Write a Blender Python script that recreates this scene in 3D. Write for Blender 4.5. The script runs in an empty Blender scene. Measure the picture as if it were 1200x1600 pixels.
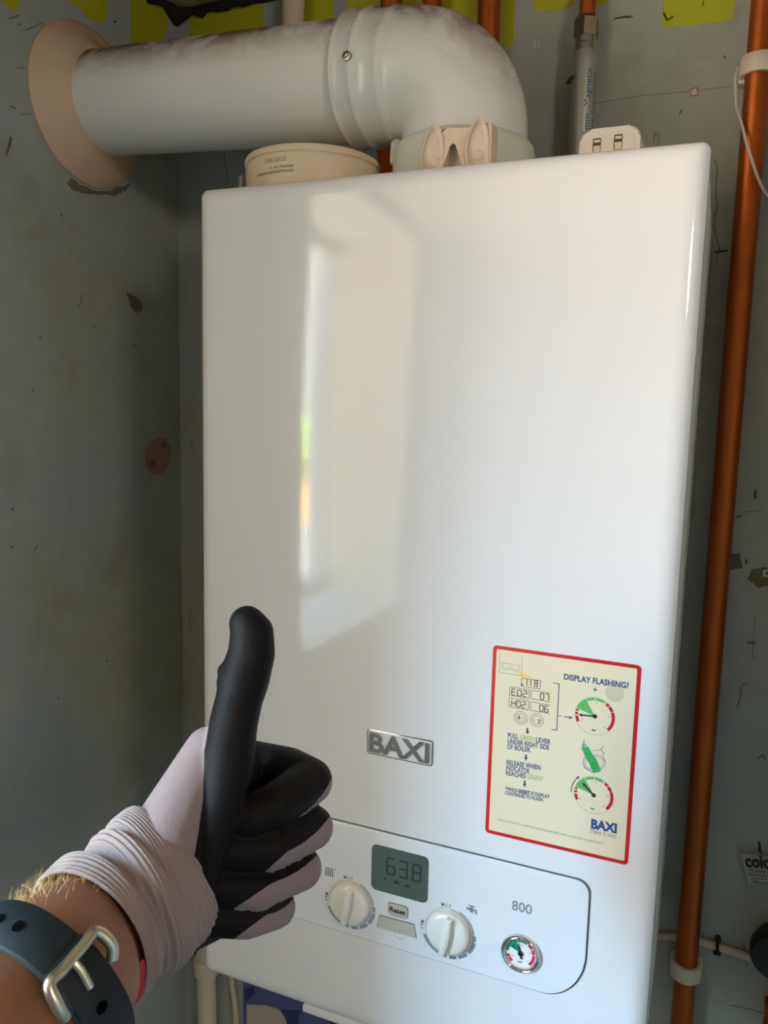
import bpy, bmesh, math, random
from mathutils import Vector, Matrix, noise as mnoise
random.seed(7)
C = bpy.context.scene.collection
SC = bpy.context.scene
PI = math.pi

# ------------------------------------------------------------------ camera
F_PX = 1238.0
CAM = Vector((0.406535, -0.561567, 0.525566))
RIGHT = Vector((0.92201485, 0.38639309, 0.02426932))
DOWN = Vector((0.07246416, -0.11065661, -0.99121343))
FWD = Vector((-0.38031245, 0.91567216, -0.13002669))
cam_d = bpy.data.cameras.new('camera')
cam = bpy.data.objects.new('camera', cam_d); C.objects.link(cam)
cam.matrix_world = Matrix(((RIGHT.x, -DOWN.x, -FWD.x, CAM.x), (RIGHT.y, -DOWN.y, -FWD.y, CAM.y),
                           (RIGHT.z, -DOWN.z, -FWD.z, CAM.z), (0, 0, 0, 1)))
cam_d.sensor_fit = 'VERTICAL'; cam_d.sensor_height = 36.0
cam_d.lens = F_PX / 1600 * 36.0
cam_d.clip_start = 0.02
cam_d.dof.use_dof = True; cam_d.dof.focus_distance = 0.66; cam_d.dof.aperture_fstop = 40
SC.camera = cam

# ------------------------------------------------------------------ light
SC.view_settings.view_transform = 'Standard'
SC.view_settings.look = 'None'
SC.view_settings.gamma = 1
SC.view_settings.use_curve_mapping = False
SC.view_settings.exposure = 0.0
SC.cycles.use_denoising = True
SC.cycles.max_bounces = 8
SC.cycles.diffuse_bounces = 5
SC.cycles.sample_clamp_indirect = 6

SKY_UP = (0.34, 0.67, 1.0); SKY_STRENGTH = 96.0
GROUND = (1.0, 0.86, 0.71); GROUND_STRENGTH = 34.0
w = bpy.data.worlds.new('world'); SC.world = w; w.use_nodes = True
nt = w.node_tree; nt.nodes.clear()
wo = nt.nodes.new('ShaderNodeOutputWorld'); bg = nt.nodes.new('ShaderNodeBackground')
tc = nt.nodes.new('ShaderNodeTexCoord'); sx = nt.nodes.new('ShaderNodeSeparateXYZ')
cr = nt.nodes.new('ShaderNodeValToRGB'); mr = nt.nodes.new('ShaderNodeMapRange')
mr.inputs['From Min'].default_value = -1; mr.inputs['From Max'].default_value = 1
nt.links.new(tc.outputs['Generated'], sx.inputs[0]); nt.links.new(sx.outputs['Z'], mr.inputs['Value'])
nt.links.new(mr.outputs[0], cr.inputs[0]); nt.links.new(cr.outputs[0], bg.inputs[0]); nt.links.new(bg.outputs[0], wo.inputs[0])
g = [c * GROUND_STRENGTH for c in GROUND]; s = [c * SKY_STRENGTH for c in SKY_UP]
el = cr.color_ramp.elements
el[0].position = 0.0; el[0].color = (*g, 1)
el[1].position = 1.0; el[1].color = (*s, 1)
e = el.new(0.56); e.color = (*g, 1)
e = el.new(0.65); e.color = (s[0] * 1.05, s[1], s[2] * .95, 1)

WIN_Y0, WIN_Y1, WIN_Z0, WIN_Z1 = -1.16, -0.615, 0.12, 0.97
XL, YB, ZC, ZF = -0.2325, 0.285, 0.992, -1.10
WALL_T = 0.27
pl = bpy.data.lights.new('window_portal', 'AREA'); pl.shape = 'RECTANGLE'
pl.size = WIN_Y1 - WIN_Y0; pl.size_y = WIN_Z1 - WIN_Z0
pl.cycles.is_portal = True
po = bpy.data.objects.new('window_portal', pl); C.objects.link(po)
po.location = (XL - WALL_T + .01, (WIN_Y0 + WIN_Y1) / 2, (WIN_Z0 + WIN_Z1) / 2)
po.rotation_euler = (PI / 2, 0, -PI / 2)          # faces into the room (+x)

# warm ceiling lamp of the room, behind and to the right of the photographer
LAMP_POS = (1.30, -1.00, 0.90)
LAMP_W = 3.95
lp = bpy.data.lights.new('room_lamp', 'AREA'); lp.shape = 'DISK'; lp.size = 0.22
lp.energy = LAMP_W; lp.color = (1.0, 0.92, 0.82)
lo = bpy.data.objects.new('room_lamp', lp); C.objects.link(lo)
lo.location = LAMP_POS
lo.rotation_euler = (Vector((0.1, 0.2, 0.3)) - Vector(LAMP_POS)).to_track_quat('-Z', 'Y').to_euler()

# sun on the garden outside; it shines away from the window and never enters the room
sd = bpy.data.lights.new('sun', 'SUN'); sd.energy = 6000; sd.angle = math.radians(.6); sd.color = (1, .95, .86)
so = bpy.data.objects.new('sun', sd); C.objects.link(so)
so.rotation_euler = Vector((-.55, -.35, -.76)).to_track_quat('-Z', 'Y').to_euler()

# ------------------------------------------------------------------ helpers
def at(px, py, axis, val):
    """the point of the plane axis = val seen at pixel (px, py) of the photograph"""
    d = RIGHT * ((px - 600) / F_PX) + DOWN * ((py - 800) / F_PX) + FWD
    i = 'xyz'.index(axis)
    return CAM + d * ((val - CAM[i]) / d[i])

def dep(px, py, d):
    return CAM + (RIGHT * ((px - 600) / F_PX) + DOWN * ((py - 800) / F_PX) + FWD) * d

def lin(c):
    return tuple((x / 255 / 12.92) if x / 255 <= 0.04045 else ((x / 255 + 0.055) / 1.055) ** 2.4 for x in c)

def M(name, rgb, rough=.5, metal=0.0, mottle=0.0, mscale=20.0, bump=0.0, bscale=200.0, rvar=0.0, spec=.5, coat=0.0):
    m = bpy.data.materials.new(name); m.use_nodes = True
    t = m.node_tree; b = t.nodes['Principled BSDF']
    col = (*lin(rgb), 1)
    b.inputs['Base Color'].default_value = col
    b.inputs['Roughness'].default_value = rough; b.inputs['Metallic'].default_value = metal
    b.inputs['Specular IOR Level'].default_value = spec
    b.inputs['Coat Weight'].default_value = coat
    co = t.nodes.new('ShaderNodeTexCoord')
    if mottle or rvar:
        n = t.nodes.new('ShaderNodeTexNoise'); n.inputs['Scale'].default_value = mscale
        n.inputs['Detail'].default_value = 6; n.inputs['Roughness'].default_value = .6
        t.links.new(co.outputs['Object'], n.inputs['Vector'])
        if mottle:
            mx = t.nodes.new('ShaderNodeMix'); mx.data_type = 'RGBA'
            mx.inputs['A'].default_value = tuple(c * (1 - mottle) for c in col[:3]) + (1,)
            mx.inputs['B'].default_value = tuple(min(1, c * (1 + mottle)) for c in col[:3]) + (1,)
            t.links.new(n.outputs['Fac'], mx.inputs['Factor'])
            t.links.new(mx.outputs['Result'], b.inputs['Base Color'])
        if rvar:
            r = t.nodes.new('ShaderNodeMapRange'); r.inputs['To Min'].default_value = rough - rvar; r.inputs['To Max'].default_value = rough + rvar
            t.links.new(n.outputs['Fac'], r.inputs['Value']); t.links.new(r.outputs[0], b.inputs['Roughness'])
    if bump:
        n2 = t.nodes.new('ShaderNodeTexNoise'); n2.inputs['Scale'].default_value = bscale; n2.inputs['Detail'].default_value = 3
        bp = t.nodes.new('ShaderNodeBump'); bp.inputs['Strength'].default_value = bump; bp.inputs['Distance'].default_value = .001
        t.links.new(co.outputs['Object'], n2.inputs['Vector'])
        t.links.new(n2.outputs['Fac'], bp.inputs['Height']); t.links.new(bp.outputs[0], b.inputs['Normal'])
    return m

def dirt_on_top(m, rgb, amount=.8, scale=14):
    """dust and smears lying on upward facing surfaces"""
    t = m.node_tree; b = t.nodes['Principled BSDF']
    ge = t.nodes.new('ShaderNodeNewGeometry'); sp = t.nodes.new('ShaderNodeSeparateXYZ')
    co = t.nodes.new('ShaderNodeTexCoord'); n = t.nodes.new('ShaderNodeTexNoise')
    n.inputs['Scale'].default_value = scale; n.inputs['Detail'].default_value = 7; n.inputs['Roughness'].default_value = .65
    n.inputs['Distortion'].default_value = .6
    t.links.new(co.outputs['Object'], n.inputs['Vector']); t.links.new(ge.outputs['Normal'], sp.inputs[0])
    m1 = t.nodes.new('ShaderNodeMapRange'); m1.inputs['From Min'].default_value = .1; m1.inputs['From Max'].default_value = .75
    t.links.new(sp.outputs['Z'], m1.inputs['Value'])
    m2 = t.nodes.new('ShaderNodeMapRange'); m2.inputs['From Min'].default_value = .34; m2.inputs['From Max'].default_value = .56
    t.links.new(n.outputs['Fac'], m2.inputs['Value'])
    mu = t.nodes.new('ShaderNodeMath'); mu.operation = 'MULTIPLY'; t.links.new(m1.outputs[0], mu.inputs[0]); t.links.new(m2.outputs[0], mu.inputs[1])
    mu2 = t.nodes.new('ShaderNodeMath'); mu2.operation = 'MULTIPLY'; mu2.inputs[1].default_value = amount; t.links.new(mu.outputs[0], mu2.inputs[0])
    mx = t.nodes.new('ShaderNodeMix'); mx.data_type = 'RGBA'
    mx.inputs['A'].default_value = b.inputs['Base Color'].default_value; mx.inputs['B'].default_value = (*lin(rgb), 1)
    t.links.new(mu2.outputs[0], mx.inputs['Factor']); t.links.new(mx.outputs['Result'], b.inputs['Base Color'])
    r = t.nodes.new('ShaderNodeMapRange'); r.inputs['To Min'].default_value = b.inputs['Roughness'].default_value; r.inputs['To Max'].default_value = .8
    t.links.new(mu2.outputs[0], r.inputs['Value']); t.links.new(r.outputs[0], b.inputs['Roughness'])
    return m

def thing(name, label, cat, loc=(0, 0, 0), group=None):
    o = bpy.data.objects.new(name, None); C.objects.link(o); o.location = loc
    o.empty_display_size = .02
    return tag(o, label, cat, group)

def tag(o, label=None, cat=None, group=None, kind=None):
    if label: o['label'] = label
    if cat: o['category'] = cat
    if group: o['group'] = group
    if kind: o['kind'] = kind
    return o

def obj(name, bm, mat, parent=None, smooth=True, angle=35, label=None):
    me = bpy.data.meshes.new(name)
    bmesh.ops.recalc_face_normals(bm, faces=bm.faces[:])
    bm.to_mesh(me); bm.free()
    mats = mat if isinstance(mat, (list, tuple)) else [mat]
    for m in mats: me.materials.append(m)
    o = bpy.data.objects.new(name, me); C.objects.link(o)
    if smooth:
        for p in me.polygons: p.use_smooth = True
        me.set_sharp_from_angle(angle=math.radians(angle))
    if parent: put(o, parent)
    if label: o['label'] = label
    return o

def world_loc(o):
    v = o.location.copy()
    while o.parent:
        o = o.parent; v = v + o.location
    return v

def put(o, parent):
    """parent o, whose mesh is in world coordinates, without moving it (things here are only translated)"""
    o.parent = parent; o.location = o.location - world_loc(parent)

def B(): return bmesh.new()

def box(bm, lo, hi, bev=0.0, seg=2, mi=0):
    lo, hi = Vector(lo), Vector(hi)
    c = (lo + hi) / 2; d = hi - lo
    r = bmesh.ops.create_cube(bm, size=1, matrix=Matrix.Translation(c) @ Matrix.Diagonal((d.x, d.y, d.z, 1)))
    vs = r['verts']
    fs = list({f for v in vs for f in v.link_faces})
    for f in fs: f.material_index = mi
    if bev:
        es = list({e for v in vs for e in v.link_edges})
        r = bmesh.ops.bevel(bm, geom=es, offset=bev, segments=seg, profile=.5, affect='EDGES')
        for f in r['faces']: f.material_index = mi
    return bm

def frame_of(axis):
    a = Vector(axis).normalized()
    h = Vector((0, 0, 1)) if abs(a.z) < .9 else Vector((1, 0, 0))
    e1 = a.cross(h).normalized(); e2 = e1.cross(a)
    return a, e1, e2

def lathe(bm, origin, axis, prof, seg=48, cap0=True, cap1=True, mi=0):
    """prof: list of (distance along axis, radius)"""
    a, e1, e2 = frame_of(axis); O = Vector(origin)
    rings = []
    for (s_, r) in prof:
        rings.append([bm.verts.new(O + a * s_ + (e1 * math.cos(2 * PI * k / seg) + e2 * math.sin(2 * PI * k / seg)) * max(r, 1e-5)) for k in range(seg)])
    for i in range(len(rings) - 1):
        for k in range(seg):
            f = bm.faces.new((rings[i][k], rings[i][(k + 1) % seg], rings[i + 1][(k + 1) % seg], rings[i + 1][k])); f.material_index = mi
    if cap0: bm.faces.new(rings[0]).material_index = mi
    if cap1: bm.faces.new(rings[-1]).material_index = mi
    return bm

def sweep(bm, pts, rad, seg=24, mi=0, caps=True, up=None):
    pts = [Vector(p) for p in pts]; n = len(pts)
    if not hasattr(rad, '__len__'): rad = [rad] * n
    tan = []
    for i in range(n):
        tan.append((pts[min(i + 1, n - 1)] - pts[max(i - 1, 0)]).normalized())
    a, e1, e2 = frame_of(tan[0])
    rings = []
    for i in range(n):
        if i:
            q = tan[i - 1].rotation_difference(tan[i]); e1 = q @ e1; e2 = q @ e2
        rings.append([bm.verts.new(pts[i] + (e1 * math.cos(2 * PI * k / seg) + e2 * math.sin(2 * PI * k / seg)) * rad[i]) for k in range(seg)])
    for i in range(n - 1):
        for k in range(seg):
            f = bm.faces.new((rings[i][k], rings[i][(k + 1) % seg], rings[i + 1][(k + 1) % seg], rings[i + 1][k])); f.material_index = mi
    if caps:
        bm.faces.new(rings[0]).material_index = mi; bm.faces.new(rings[-1]).material_index = mi
    return bm

def catmull(pts, n=8):
    pts = [Vector(p) for p in pts]; out = []
    P_ = [pts[0] * 2 - pts[1]] + pts + [pts[-1] * 2 - pts[-2]]
    for i in range(1, len(P_) - 2):
        p0, p1, p2, p3 = P_[i - 1:i + 3]
        for k in range(n):
            t = k / n
            out.append(.5 * ((2 * p1) + (p2 - p0) * t + (2 * p0 - 5 * p1 + 4 * p2 - p3) * t * t + (3 * p1 - p0 - 3 * p2 + p3) * t ** 3))
    out.append(pts[-1]); return out

def prism(bm, poly, thick, mp, bev=0.0, seg=2, mi=0):
    """poly: 2D outline; mp(u, v, h) -> world; thickness from h = 0 to h = thick (towards the viewer)"""
    lo = [bm.verts.new(mp(u, v, 0)) for u, v in poly]; hi = [bm.verts.new(mp(u, v, thick)) for u, v in poly]
    n = len(poly)
    ft = bm.faces.new(hi); fb = bm.faces.new(lo[::-1]); fs = [ft, fb]
    for k in range(n): fs.append(bm.faces.new((lo[k], lo[(k + 1) % n], hi[(k + 1) % n], hi[k])))
    for f in fs: f.material_index = mi
    if bev:
        r = bmesh.ops.bevel(bm, geom=list(ft.edges), offset=bev, segments=seg, profile=.5, affect='EDGES')
        for f in r['faces']: f.material_index = mi
    return bm

def rrect(x0, y0, x1, y1, r, n=6):
    out = []
    for cx, cy, a0 in ((x1 - r, y1 - r, 0), (x0 + r, y1 - r, 90), (x0 + r, y0 + r, 180), (x1 - r, y0 + r, 270)):
        for k in range(n + 1):
            a = math.radians(a0 + 90 * k / n); out.append((cx + r * math.cos(a), cy + r * math.sin(a)))
    return out

def circle(cx, cy, r, n=40, a0=0, a1=360):
    full = abs(a1 - a0) >= 360
    m = n if full else n + 1
    return [(cx + r * math.cos(math.radians(a0 + (a1 - a0) * k / n)), cy + r * math.sin(math.radians(a0 + (a1 - a0) * k / n))) for k in range(m)]

def front(y0):
    return lambda u, v, h: Vector((u, y0 - h, v))

def ringseg(bm, cx, cy, r0, r1, a0, a1, mp, h=.00012, mi=0, n=None):
    n = n or max(3, int(abs(a1 - a0) / 6))
    inn = [(cx + r0 * math.cos(math.radians(a0 + (a1 - a0) * k / n)), cy + r0 * math.sin(math.radians(a0 + (a1 - a0) * k / n))) for k in range(n + 1)]
    out = [(cx + r1 * math.cos(math.radians(a0 + (a1 - a0) * k / n)), cy + r1 * math.sin(math.radians(a0 + (a1 - a0) * k / n))) for k in range(n + 1)]
    for k in range(n):
        vs = [bm.verts.new(mp(*p, h)) for p in (inn[k], inn[k + 1], out[k + 1], out[k])]
        bm.faces.new(vs).material_index = mi
    return bm

def flat(bm, poly, mp, h=.00012, mi=0):
    bm.faces.new([bm.verts.new(mp(u, v, h)) for u, v in poly]).material_index = mi
    return bm

def line(bm, pts, wd, mp, h=.00012, mi=0, closed=False):
    pts = [Vector((p[0], p[1])) for p in pts]
    if closed: pts = pts + [pts[0]]
    for a, b in zip(pts, pts[1:]):
        d = (b - a)
        if d.length < 1e-9: continue
        d.normalize(); nn = Vector((-d.y, d.x)) * wd / 2; ex = d * wd * .3
        flat(bm, [tuple(a - ex - nn), tuple(b + ex - nn), tuple(b + ex + nn), tuple(a - ex + nn)], mp, h, mi)
    return bm

_CAP = []
def _text_mesh(s_, bold=0.0, ext=0.0):
    cu = bpy.data.curves.new('lettering', 'FONT'); cu.body = s_; cu.size = 1; cu.offset = bold; cu.extrude = ext; cu.resolution_u = 3
    to = bpy.data.objects.new('lettering', cu); C.objects.link(to)
    dg = bpy.context.evaluated_depsgraph_get(); dg.update()
    me = bpy.data.meshes.new_from_object(to.evaluated_get(dg))
    bpy.data.objects.remove(to); bpy.data.curves.remove(cu)
    return me

def text_bm(bm, s_, mp, p0, p1, cap, bold=0.0, h=.00014, mi=0, ext=0.0):
    """lettering from baseline start p0 to baseline end p1 (2D), capital height cap; ext = how far it stands out"""
    if not _CAP:
        m0 = _text_mesh('H'); _CAP.append(max(v.co.y for v in m0.vertices)); bpy.data.meshes.remove(m0)
    k = cap / _CAP[0]
    me = _text_mesh(s_, bold, ext / k / 2)
    xs = [v.co.x for v in me.vertices]; x0, x1 = min(xs), max(xs)
    p0 = Vector(p0); p1 = Vector(p1); d = p1 - p0; L = d.length; d.normalize(); nn = Vector((-d.y, d.x)); kx = L / (x1 - x0)
    vs = []
    for v in me.vertices:
        q = p0 + d * ((v.co.x - x0) * kx) + nn * (v.co.y * k)
        vs.append(bm.verts.new(mp(q.x, q.y, h + (v.co.z * k + ext / 2 if ext else 0))))
    for p in me.polygons:
        try: bm.faces.new([vs[i] for i in p.vertices]).material_index = mi
        except ValueError: pass
    bpy.data.meshes.remove(me)
    return bm

SEG = {'0': 'abcdef', '1': 'bc', '2': 'abged', '3': 'abgcd', '6': 'afgedc', '7': 'abc', '8': 'abcdefg', 'E': 'afged', 'H': 'fbgec', 'i': 'ef'}
def seven(bm, s_, mp, p0, wd, ht, gap, lw, slant=0.0, h=.00014, mi=0, vdir=None, udir=None):
    """seven-segment figures: p0 bottom left; '.' is a dot"""
    u = Vector(udir or (1, 0)); v = Vector(vdir or (slant, 1)); p = Vector(p0)
    for ch in s_:
        if ch == '.':
            q = p - u * gap * .5
            flat(bm, [tuple(q), tuple(q + u * lw), tuple(q + u * lw + v * lw), tuple(q + v * lw)], mp, h, mi); p = p + u * lw * .3; continue
        for sname in SEG[ch]:
            A = {'a': ((0, 1), (1, 1)), 'b': ((1, 1), (1, .5)), 'c': ((1, .5), (1, 0)), 'd': ((0, 0), (1, 0)), 'e': ((0, 0), (0, .5)), 'f': ((0, .5), (0, 1)), 'g': ((0, .5), (1, .5))}[sname]
            a = p + u * A[0][0] * wd + v * A[0][1] * ht; b = p + u * A[1][0] * wd + v * A[1][1] * ht
            sh = (b - a) * .09
            line(bm, [a + sh, b - sh], lw, mp, h, mi)
        p = p + u * (wd + gap)
    return bm

# ------------------------------------------------------------------ materials
def wall_mat():
    m = M('grey_green_wall_paint', (158, 160, 150), .62, bump=.12, bscale=120)
    t = m.node_tree; b = t.nodes['Principled BSDF']; co = t.nodes.new('ShaderNodeTexCoord'); last = None
    for k, (sc, rgb, lo_, hi_, amt) in enumerate(((3.2, (150, 146, 122), .45, .68, .8), (5.0, (150, 158, 158), .48, .66, .8), (11, (132, 122, 98), .56, .74, .6), (38, (172, 172, 162), .5, .8, .5))):
        n = t.nodes.new('ShaderNodeTexNoise'); n.noise_dimensions = '4D'; n.inputs['W'].default_value = 3.1 * k; n.inputs['Scale'].default_value = sc; n.inputs['Detail'].default_value = 5
        t.links.new(co.outputs['Object'], n.inputs['Vector'])
        r = t.nodes.new('ShaderNodeMapRange'); r.inputs['From Min'].default_value = lo_; r.inputs['From Max'].default_value = hi_; r.inputs['To Max'].default_value = amt
        t.links.new(n.outputs['Fac'], r.inputs['Value'])
        mx = t.nodes.new('ShaderNodeMix'); mx.data_type = 'RGBA'; mx.inputs['A'].default_value = (*lin((158, 160, 150)), 1); mx.inputs['B'].default_value = (*lin(rgb), 1)
        if last: t.links.new(last, mx.inputs['A'])
        t.links.new(r.outputs[0], mx.inputs['Factor']); last = mx.outputs['Result']
    t.links.new(last, b.inputs['Base Color'])
    return m
wall_paint = wall_mat()
yellow_paint = M('yellow_green_paint', (168, 165, 10), .6, mottle=.12, mscale=9)
plaster = M('pink_filler', (150, 112, 95), .85, mottle=.15, mscale=60)
dark_stain = M('dark_stain', (80, 74, 60), .8, mottle=.2, mscale=60)
brown_stain = M('brown_stain', (104, 88, 62), .8, mottle=.2, mscale=40)
olive_stain = M('bare_board_patch', (104, 98, 72), .85, mottle=.12, mscale=50)
chip_white = M('bare_plaster_chip', (190, 185, 172), .8)
room_paint = M('warm_white_room_paint', (178, 178, 178), .7)
reveal_paint = M('cream_reveal_paint', (244, 231, 206), .7)
sill_white = M('white_sill_board', (235, 240, 244), .35)
floor_mat = M('grey_floor_screed', (150, 148, 145), .7, mottle=.1)
ceil_board = M('bare_ceiling_board', (150, 138, 115), .8, mottle=.12)
sealant = M('black_joint_foam', (14, 13, 12), .8, bump=.6, bscale=150)
enamel = M('white_gloss_enamel', (228, 228, 230), .035, bump=.022, bscale=420)
case_paint = M('white_case_paint', (205, 205, 200), .35)
plastic_white = M('white_panel_plastic', (226, 229, 234), .28)
knob_plastic = M('pearly_knob_plastic', (232, 230, 224), .16, coat=.4)
groove = M('panel_gap', (70, 78, 84), .6)
flue_white = dirt_on_top(M('white_flue_enamel', (236, 234, 230), .22), (104, 72, 48), 1.0, 13)
rubber_cream = dirt_on_top(M('cream_rubber', (206, 174, 142), .6, mottle=.2, mscale=16), (120, 86, 62), .7, 18)
seal_milky = M('milky_silicone', (212, 214, 198), .35)
plug_beige = M('beige_plug_plastic', (218, 198, 172), .35)
alarm_plastic = M('yellowed_alarm_plastic', (212, 192, 160), .45)
alarm_print = M('brown_print', (120, 98, 78), .7)
charger_plastic = M('white_charger_plastic', (226, 214, 200), .35)
slot_dark = M('dark_slot', (45, 30, 25), .5)
copper = M('tarnished_copper', (178, 90, 42), .46, metal=1.0, mottle=.3, mscale=14, rvar=.08)
chrome = M('chrome', (205, 205, 205), .12, metal=1.0)
steel = M('dull_steel', (170, 168, 160), .3, metal=1.0, mottle=.1, mscale=80)
brushed = M('brushed_buckle_steel', (205, 196, 176), .3, metal=1.0)
brass = M('plated_brass_nut', (160, 145, 120), .35, metal=1.0, mottle=.15, mscale=60)
white_pvc = M('aged_white_pipe_plastic', (214, 198, 172), .45)
clip_plastic = M('cream_clip_plastic', (222, 205, 182), .45)
cable_cream = M('cream_cable', (200, 182, 152), .5)
wire_white = M('white_wire', (220, 205, 195), .45)
black_plastic = M('black_plastic', (20, 20, 20), .4)
paper = M('white_paper', (225, 222, 215), .7)
ink_black = M('black_ink', (25, 24, 24), .6)
ink_grey = M('grey_ink', (140, 142, 140), .6)
ink_navy = M('navy_ink', (38, 70, 118), .6)
ink_blue = M('blue_ink', (22, 76, 138), .6)
ink_green = M('green_ink', (86, 172, 92), .6)
ink_lime = M('pale_green_ink', (140, 180, 112), .6)
ink_red = M('red_ink', (186, 12, 24), .45)
ink_yellow = M('yellow_ink', (240, 204, 106), .6)
stick_cream = M('cream_sticker_film', (230, 218, 188), .4)
stick_stain = M('glue_residue', (206, 197, 168), .5)
print_grey = M('grey_panel_print', (118, 132, 142), .5)
print_dark = M('dark_panel_print', (88, 92, 100), .5)
lcd_dark = M('dark_lcd', (64, 78, 74), .4)
lcd_ink = M('lcd_segment', (27, 35, 35), .5)
button_grey = M('grey_button_plastic', (180, 178, 168), .45)
dial_white = M('dial_white', (238, 238, 232), .4)
dial_green = M('dial_green', (16, 128, 100), .4)
dial_red = M('dial_red', (196, 34, 70), .4)
leaf_blue = M('blue_violet_card', (84, 88, 132), .5)
leaf_navy = M('navy_card', (38, 46, 84), .5)
leaf_beige = M('beige_card', (190, 172, 158), .6)
teal = M('teal_strip', (20, 92, 128), .5)

def glass_mat():
    m = bpy.data.materials.new('gauge_glass'); m.use_nodes = True
    b = m.node_tree.nodes['Principled BSDF']
    b.inputs['Transmission Weight'].default_value = 1; b.inputs['Roughness'].default_value = .02; b.inputs['IOR'].default_value = 1.2
    return m

# ------------------------------------------------------------------ setting
def jag(pts, amp, n=6, seed=0):
    """a ragged outline through the given 2D points"""
    rnd = random.Random(seed); out = []
    for a, b in zip(pts, pts[1:] + pts[:1]):
        for k in range(n):
            t = k / n
            out.append((a[0] + (b[0] - a[0]) * t + rnd.uniform(-amp, amp), a[1] + (b[1] - a[1]) * t + rnd.uniform(-amp, amp)))
    return out

WMATS = [wall_paint, yellow_paint, plaster, dark_stain, brown_stain, olive_stain, chip_white]
# back wall with the paint patches, stains, chips and cracks that are on it
bm = B()
box(bm, (XL - WALL_T, YB, ZF), (1.75, YB + .1, ZC + .02))
bw = lambda u, v, h: Vector((u, YB - h, v))
def onb(px, py): p = at(px, py, 'y', YB); return (p.x, p.z)
def patch(pts, mi, amp=.0008, h=.0004, n=6, seed=0, wallf=None):
    flat(bm, jag(pts, amp, n, seed), wallf or bw, h, mi)
top = ZC - .005
def ypatch(xa, xb, lowpts, seed):
    patch([(xa, top), (xb, top)] + lowpts, 1, .0012, .0004, 6, seed)
a, b_ = onb(295, 61), onb(412, 53); ypatch(-.2135, -.1105, [(b_[0], b_[1] - .03), (a[0], a[1] - .03)], 1)
a, b_ = onb(472, 38), onb(521, 30); ypatch(-.0615, -.0215, [(b_[0], b_[1] - .03), (a[0], a[1] - .03)], 2)
ypatch(-.004, .037, [(.037, .90), (-.004, .90)], 3)
ypatch(.0605, .0835, [(.0835, .90), (.0605, .90)], 4)
ypatch(.108, .147, [(.147, .89), (.108, .89)], 5)
ypatch(.170, .1838, [(.1851, .893), (.172, .90)], 6)
a, b_, c_, d_ = onb(834, 17), onb(862, 18), onb(893, 12), onb(899, 0); ypatch(.1995, .2442, [d_, c_, b_, a], 7)
a, b_ = onb(930, 12), onb(962, -2); ypatch(.2655, .284, [b_, a], 8)
a, b_, c_, d_ = onb(1034, 42), onb(1060, 41), onb(1090, 38), onb(1147, 31); ypatch(.327, .393, [d_, c_, b_, a], 9)
# stains, chips, cracks
patch([onb(x, y) for x, y in ((1077, 140), (1090, 135), (1093, 150), (1080, 152))], 2, .0005, seed=11)
patch([onb(x, y) for x, y in ((1079, 143), (1088, 138), (1090, 148), (1082, 149))], 6, .0004, .0007, seed=12)
for x in (834, 841): patch([onb(x, 64), onb(x + 3, 64), onb(x + 3, 74), onb(x, 74)], 6, .0003, seed=x)
patch([onb(x, y) for x, y in ((1142, 866), (1156, 863), (1160, 888), (1140, 890))], 4, .0006, seed=13)
patch([onb(x, y) for x, y in ((1168, 905), (1175, 889), (1198, 886), (1215, 890), (1215, 912), (1185, 918))], 5, .0008, seed=14)
patch([onb(x, y) for x, y in ((1192, 890), (1205, 889), (1205, 902), (1192, 901))], 6, .0003, .0008, seed=15)
patch([onb(x, y) for x, y in ((1196, 893), (1203, 893), (1200, 898), (1196, 897))], 3, .0002, .0011, n=2, seed=16)
patch([onb(x, y) for x, y in ((1177, 768), (1182, 764), (1183, 778), (1178, 780))], 4, .0003, seed=17)
patch([onb(x, y) for x, y in ((1164, 875), (1168, 872), (1168, 880), (1164, 881))], 3, .0003, n=3, seed=18)
def crack(pxs, wpx=1.4, mi=3, jit=.8, seed=0, f=onb, mp=bw, scale=.00062):
    rnd = random.Random(seed); pts = []
    for p, q in zip(pxs, pxs[1:]):
        for k in range(5): pts.append((p[0] + (q[0] - p[0]) * k / 5 + rnd.uniform(-jit, jit), p[1] + (q[1] - p[1]) * k / 5 + rnd.uniform(-jit, jit) * .6))
    pts.append(pxs[-1])
    line(bm, [f(*p) for p in pts], wpx * .8 * scale, mp, .0004, mi)
crack([(961, 29), (975, 27), (988, 26)], 3, seed=1); crack([(1037, 20), (1042, 32), (1052, 26)], 2.5, seed=2)
crack([(1098, 10), (1100, 2)], 2, seed=3); crack([(920, 163), (1000, 150), (1078, 143)], .9, jit=.3, seed=4); crack([(1093, 141), (1150, 134)], .9, jit=.3, seed=5)
crack([(1117, 250), (1121, 262), (1118, 300), (1121, 320), (1115, 350), (1124, 390), (1118, 415)], 1.4, seed=6)
crack([(1118, 395), (1136, 392)], 4, jit=2, seed=7); crack([(1150, 808), (1159, 806)], 2.5, seed=8)
crack([(1180, 965), (1176, 1020), (1177, 1030)], 1, jit=.4, seed=9); crack([(1168, 1004), (1180, 1005)], 3, seed=10)
crack([(1166, 1068), (1160, 1070), (1152, 1106)], 1.8, jit=.6, seed=11); crack([(1160, 800), (1196, 797)], .8, jit=.3, seed=12)
crack([(1184, 1185), (1192, 1180), (1196, 1186)], 2, seed=13); crack([(1062, 178), (1065, 172)], 2, seed=14); crack([(1130, 88), (1133, 91)], 2.4, seed=15)
crack([(1186, 1315), (1189, 1332)], 5, jit=2, seed=16); crack([(1140, 1570), (1170, 1576), (1198, 1584)], 2.5, jit=.6, seed=17, mi=5)
crack([(1163, 1473), (1168, 1511)], 1.6, jit=3, seed=18)
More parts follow.
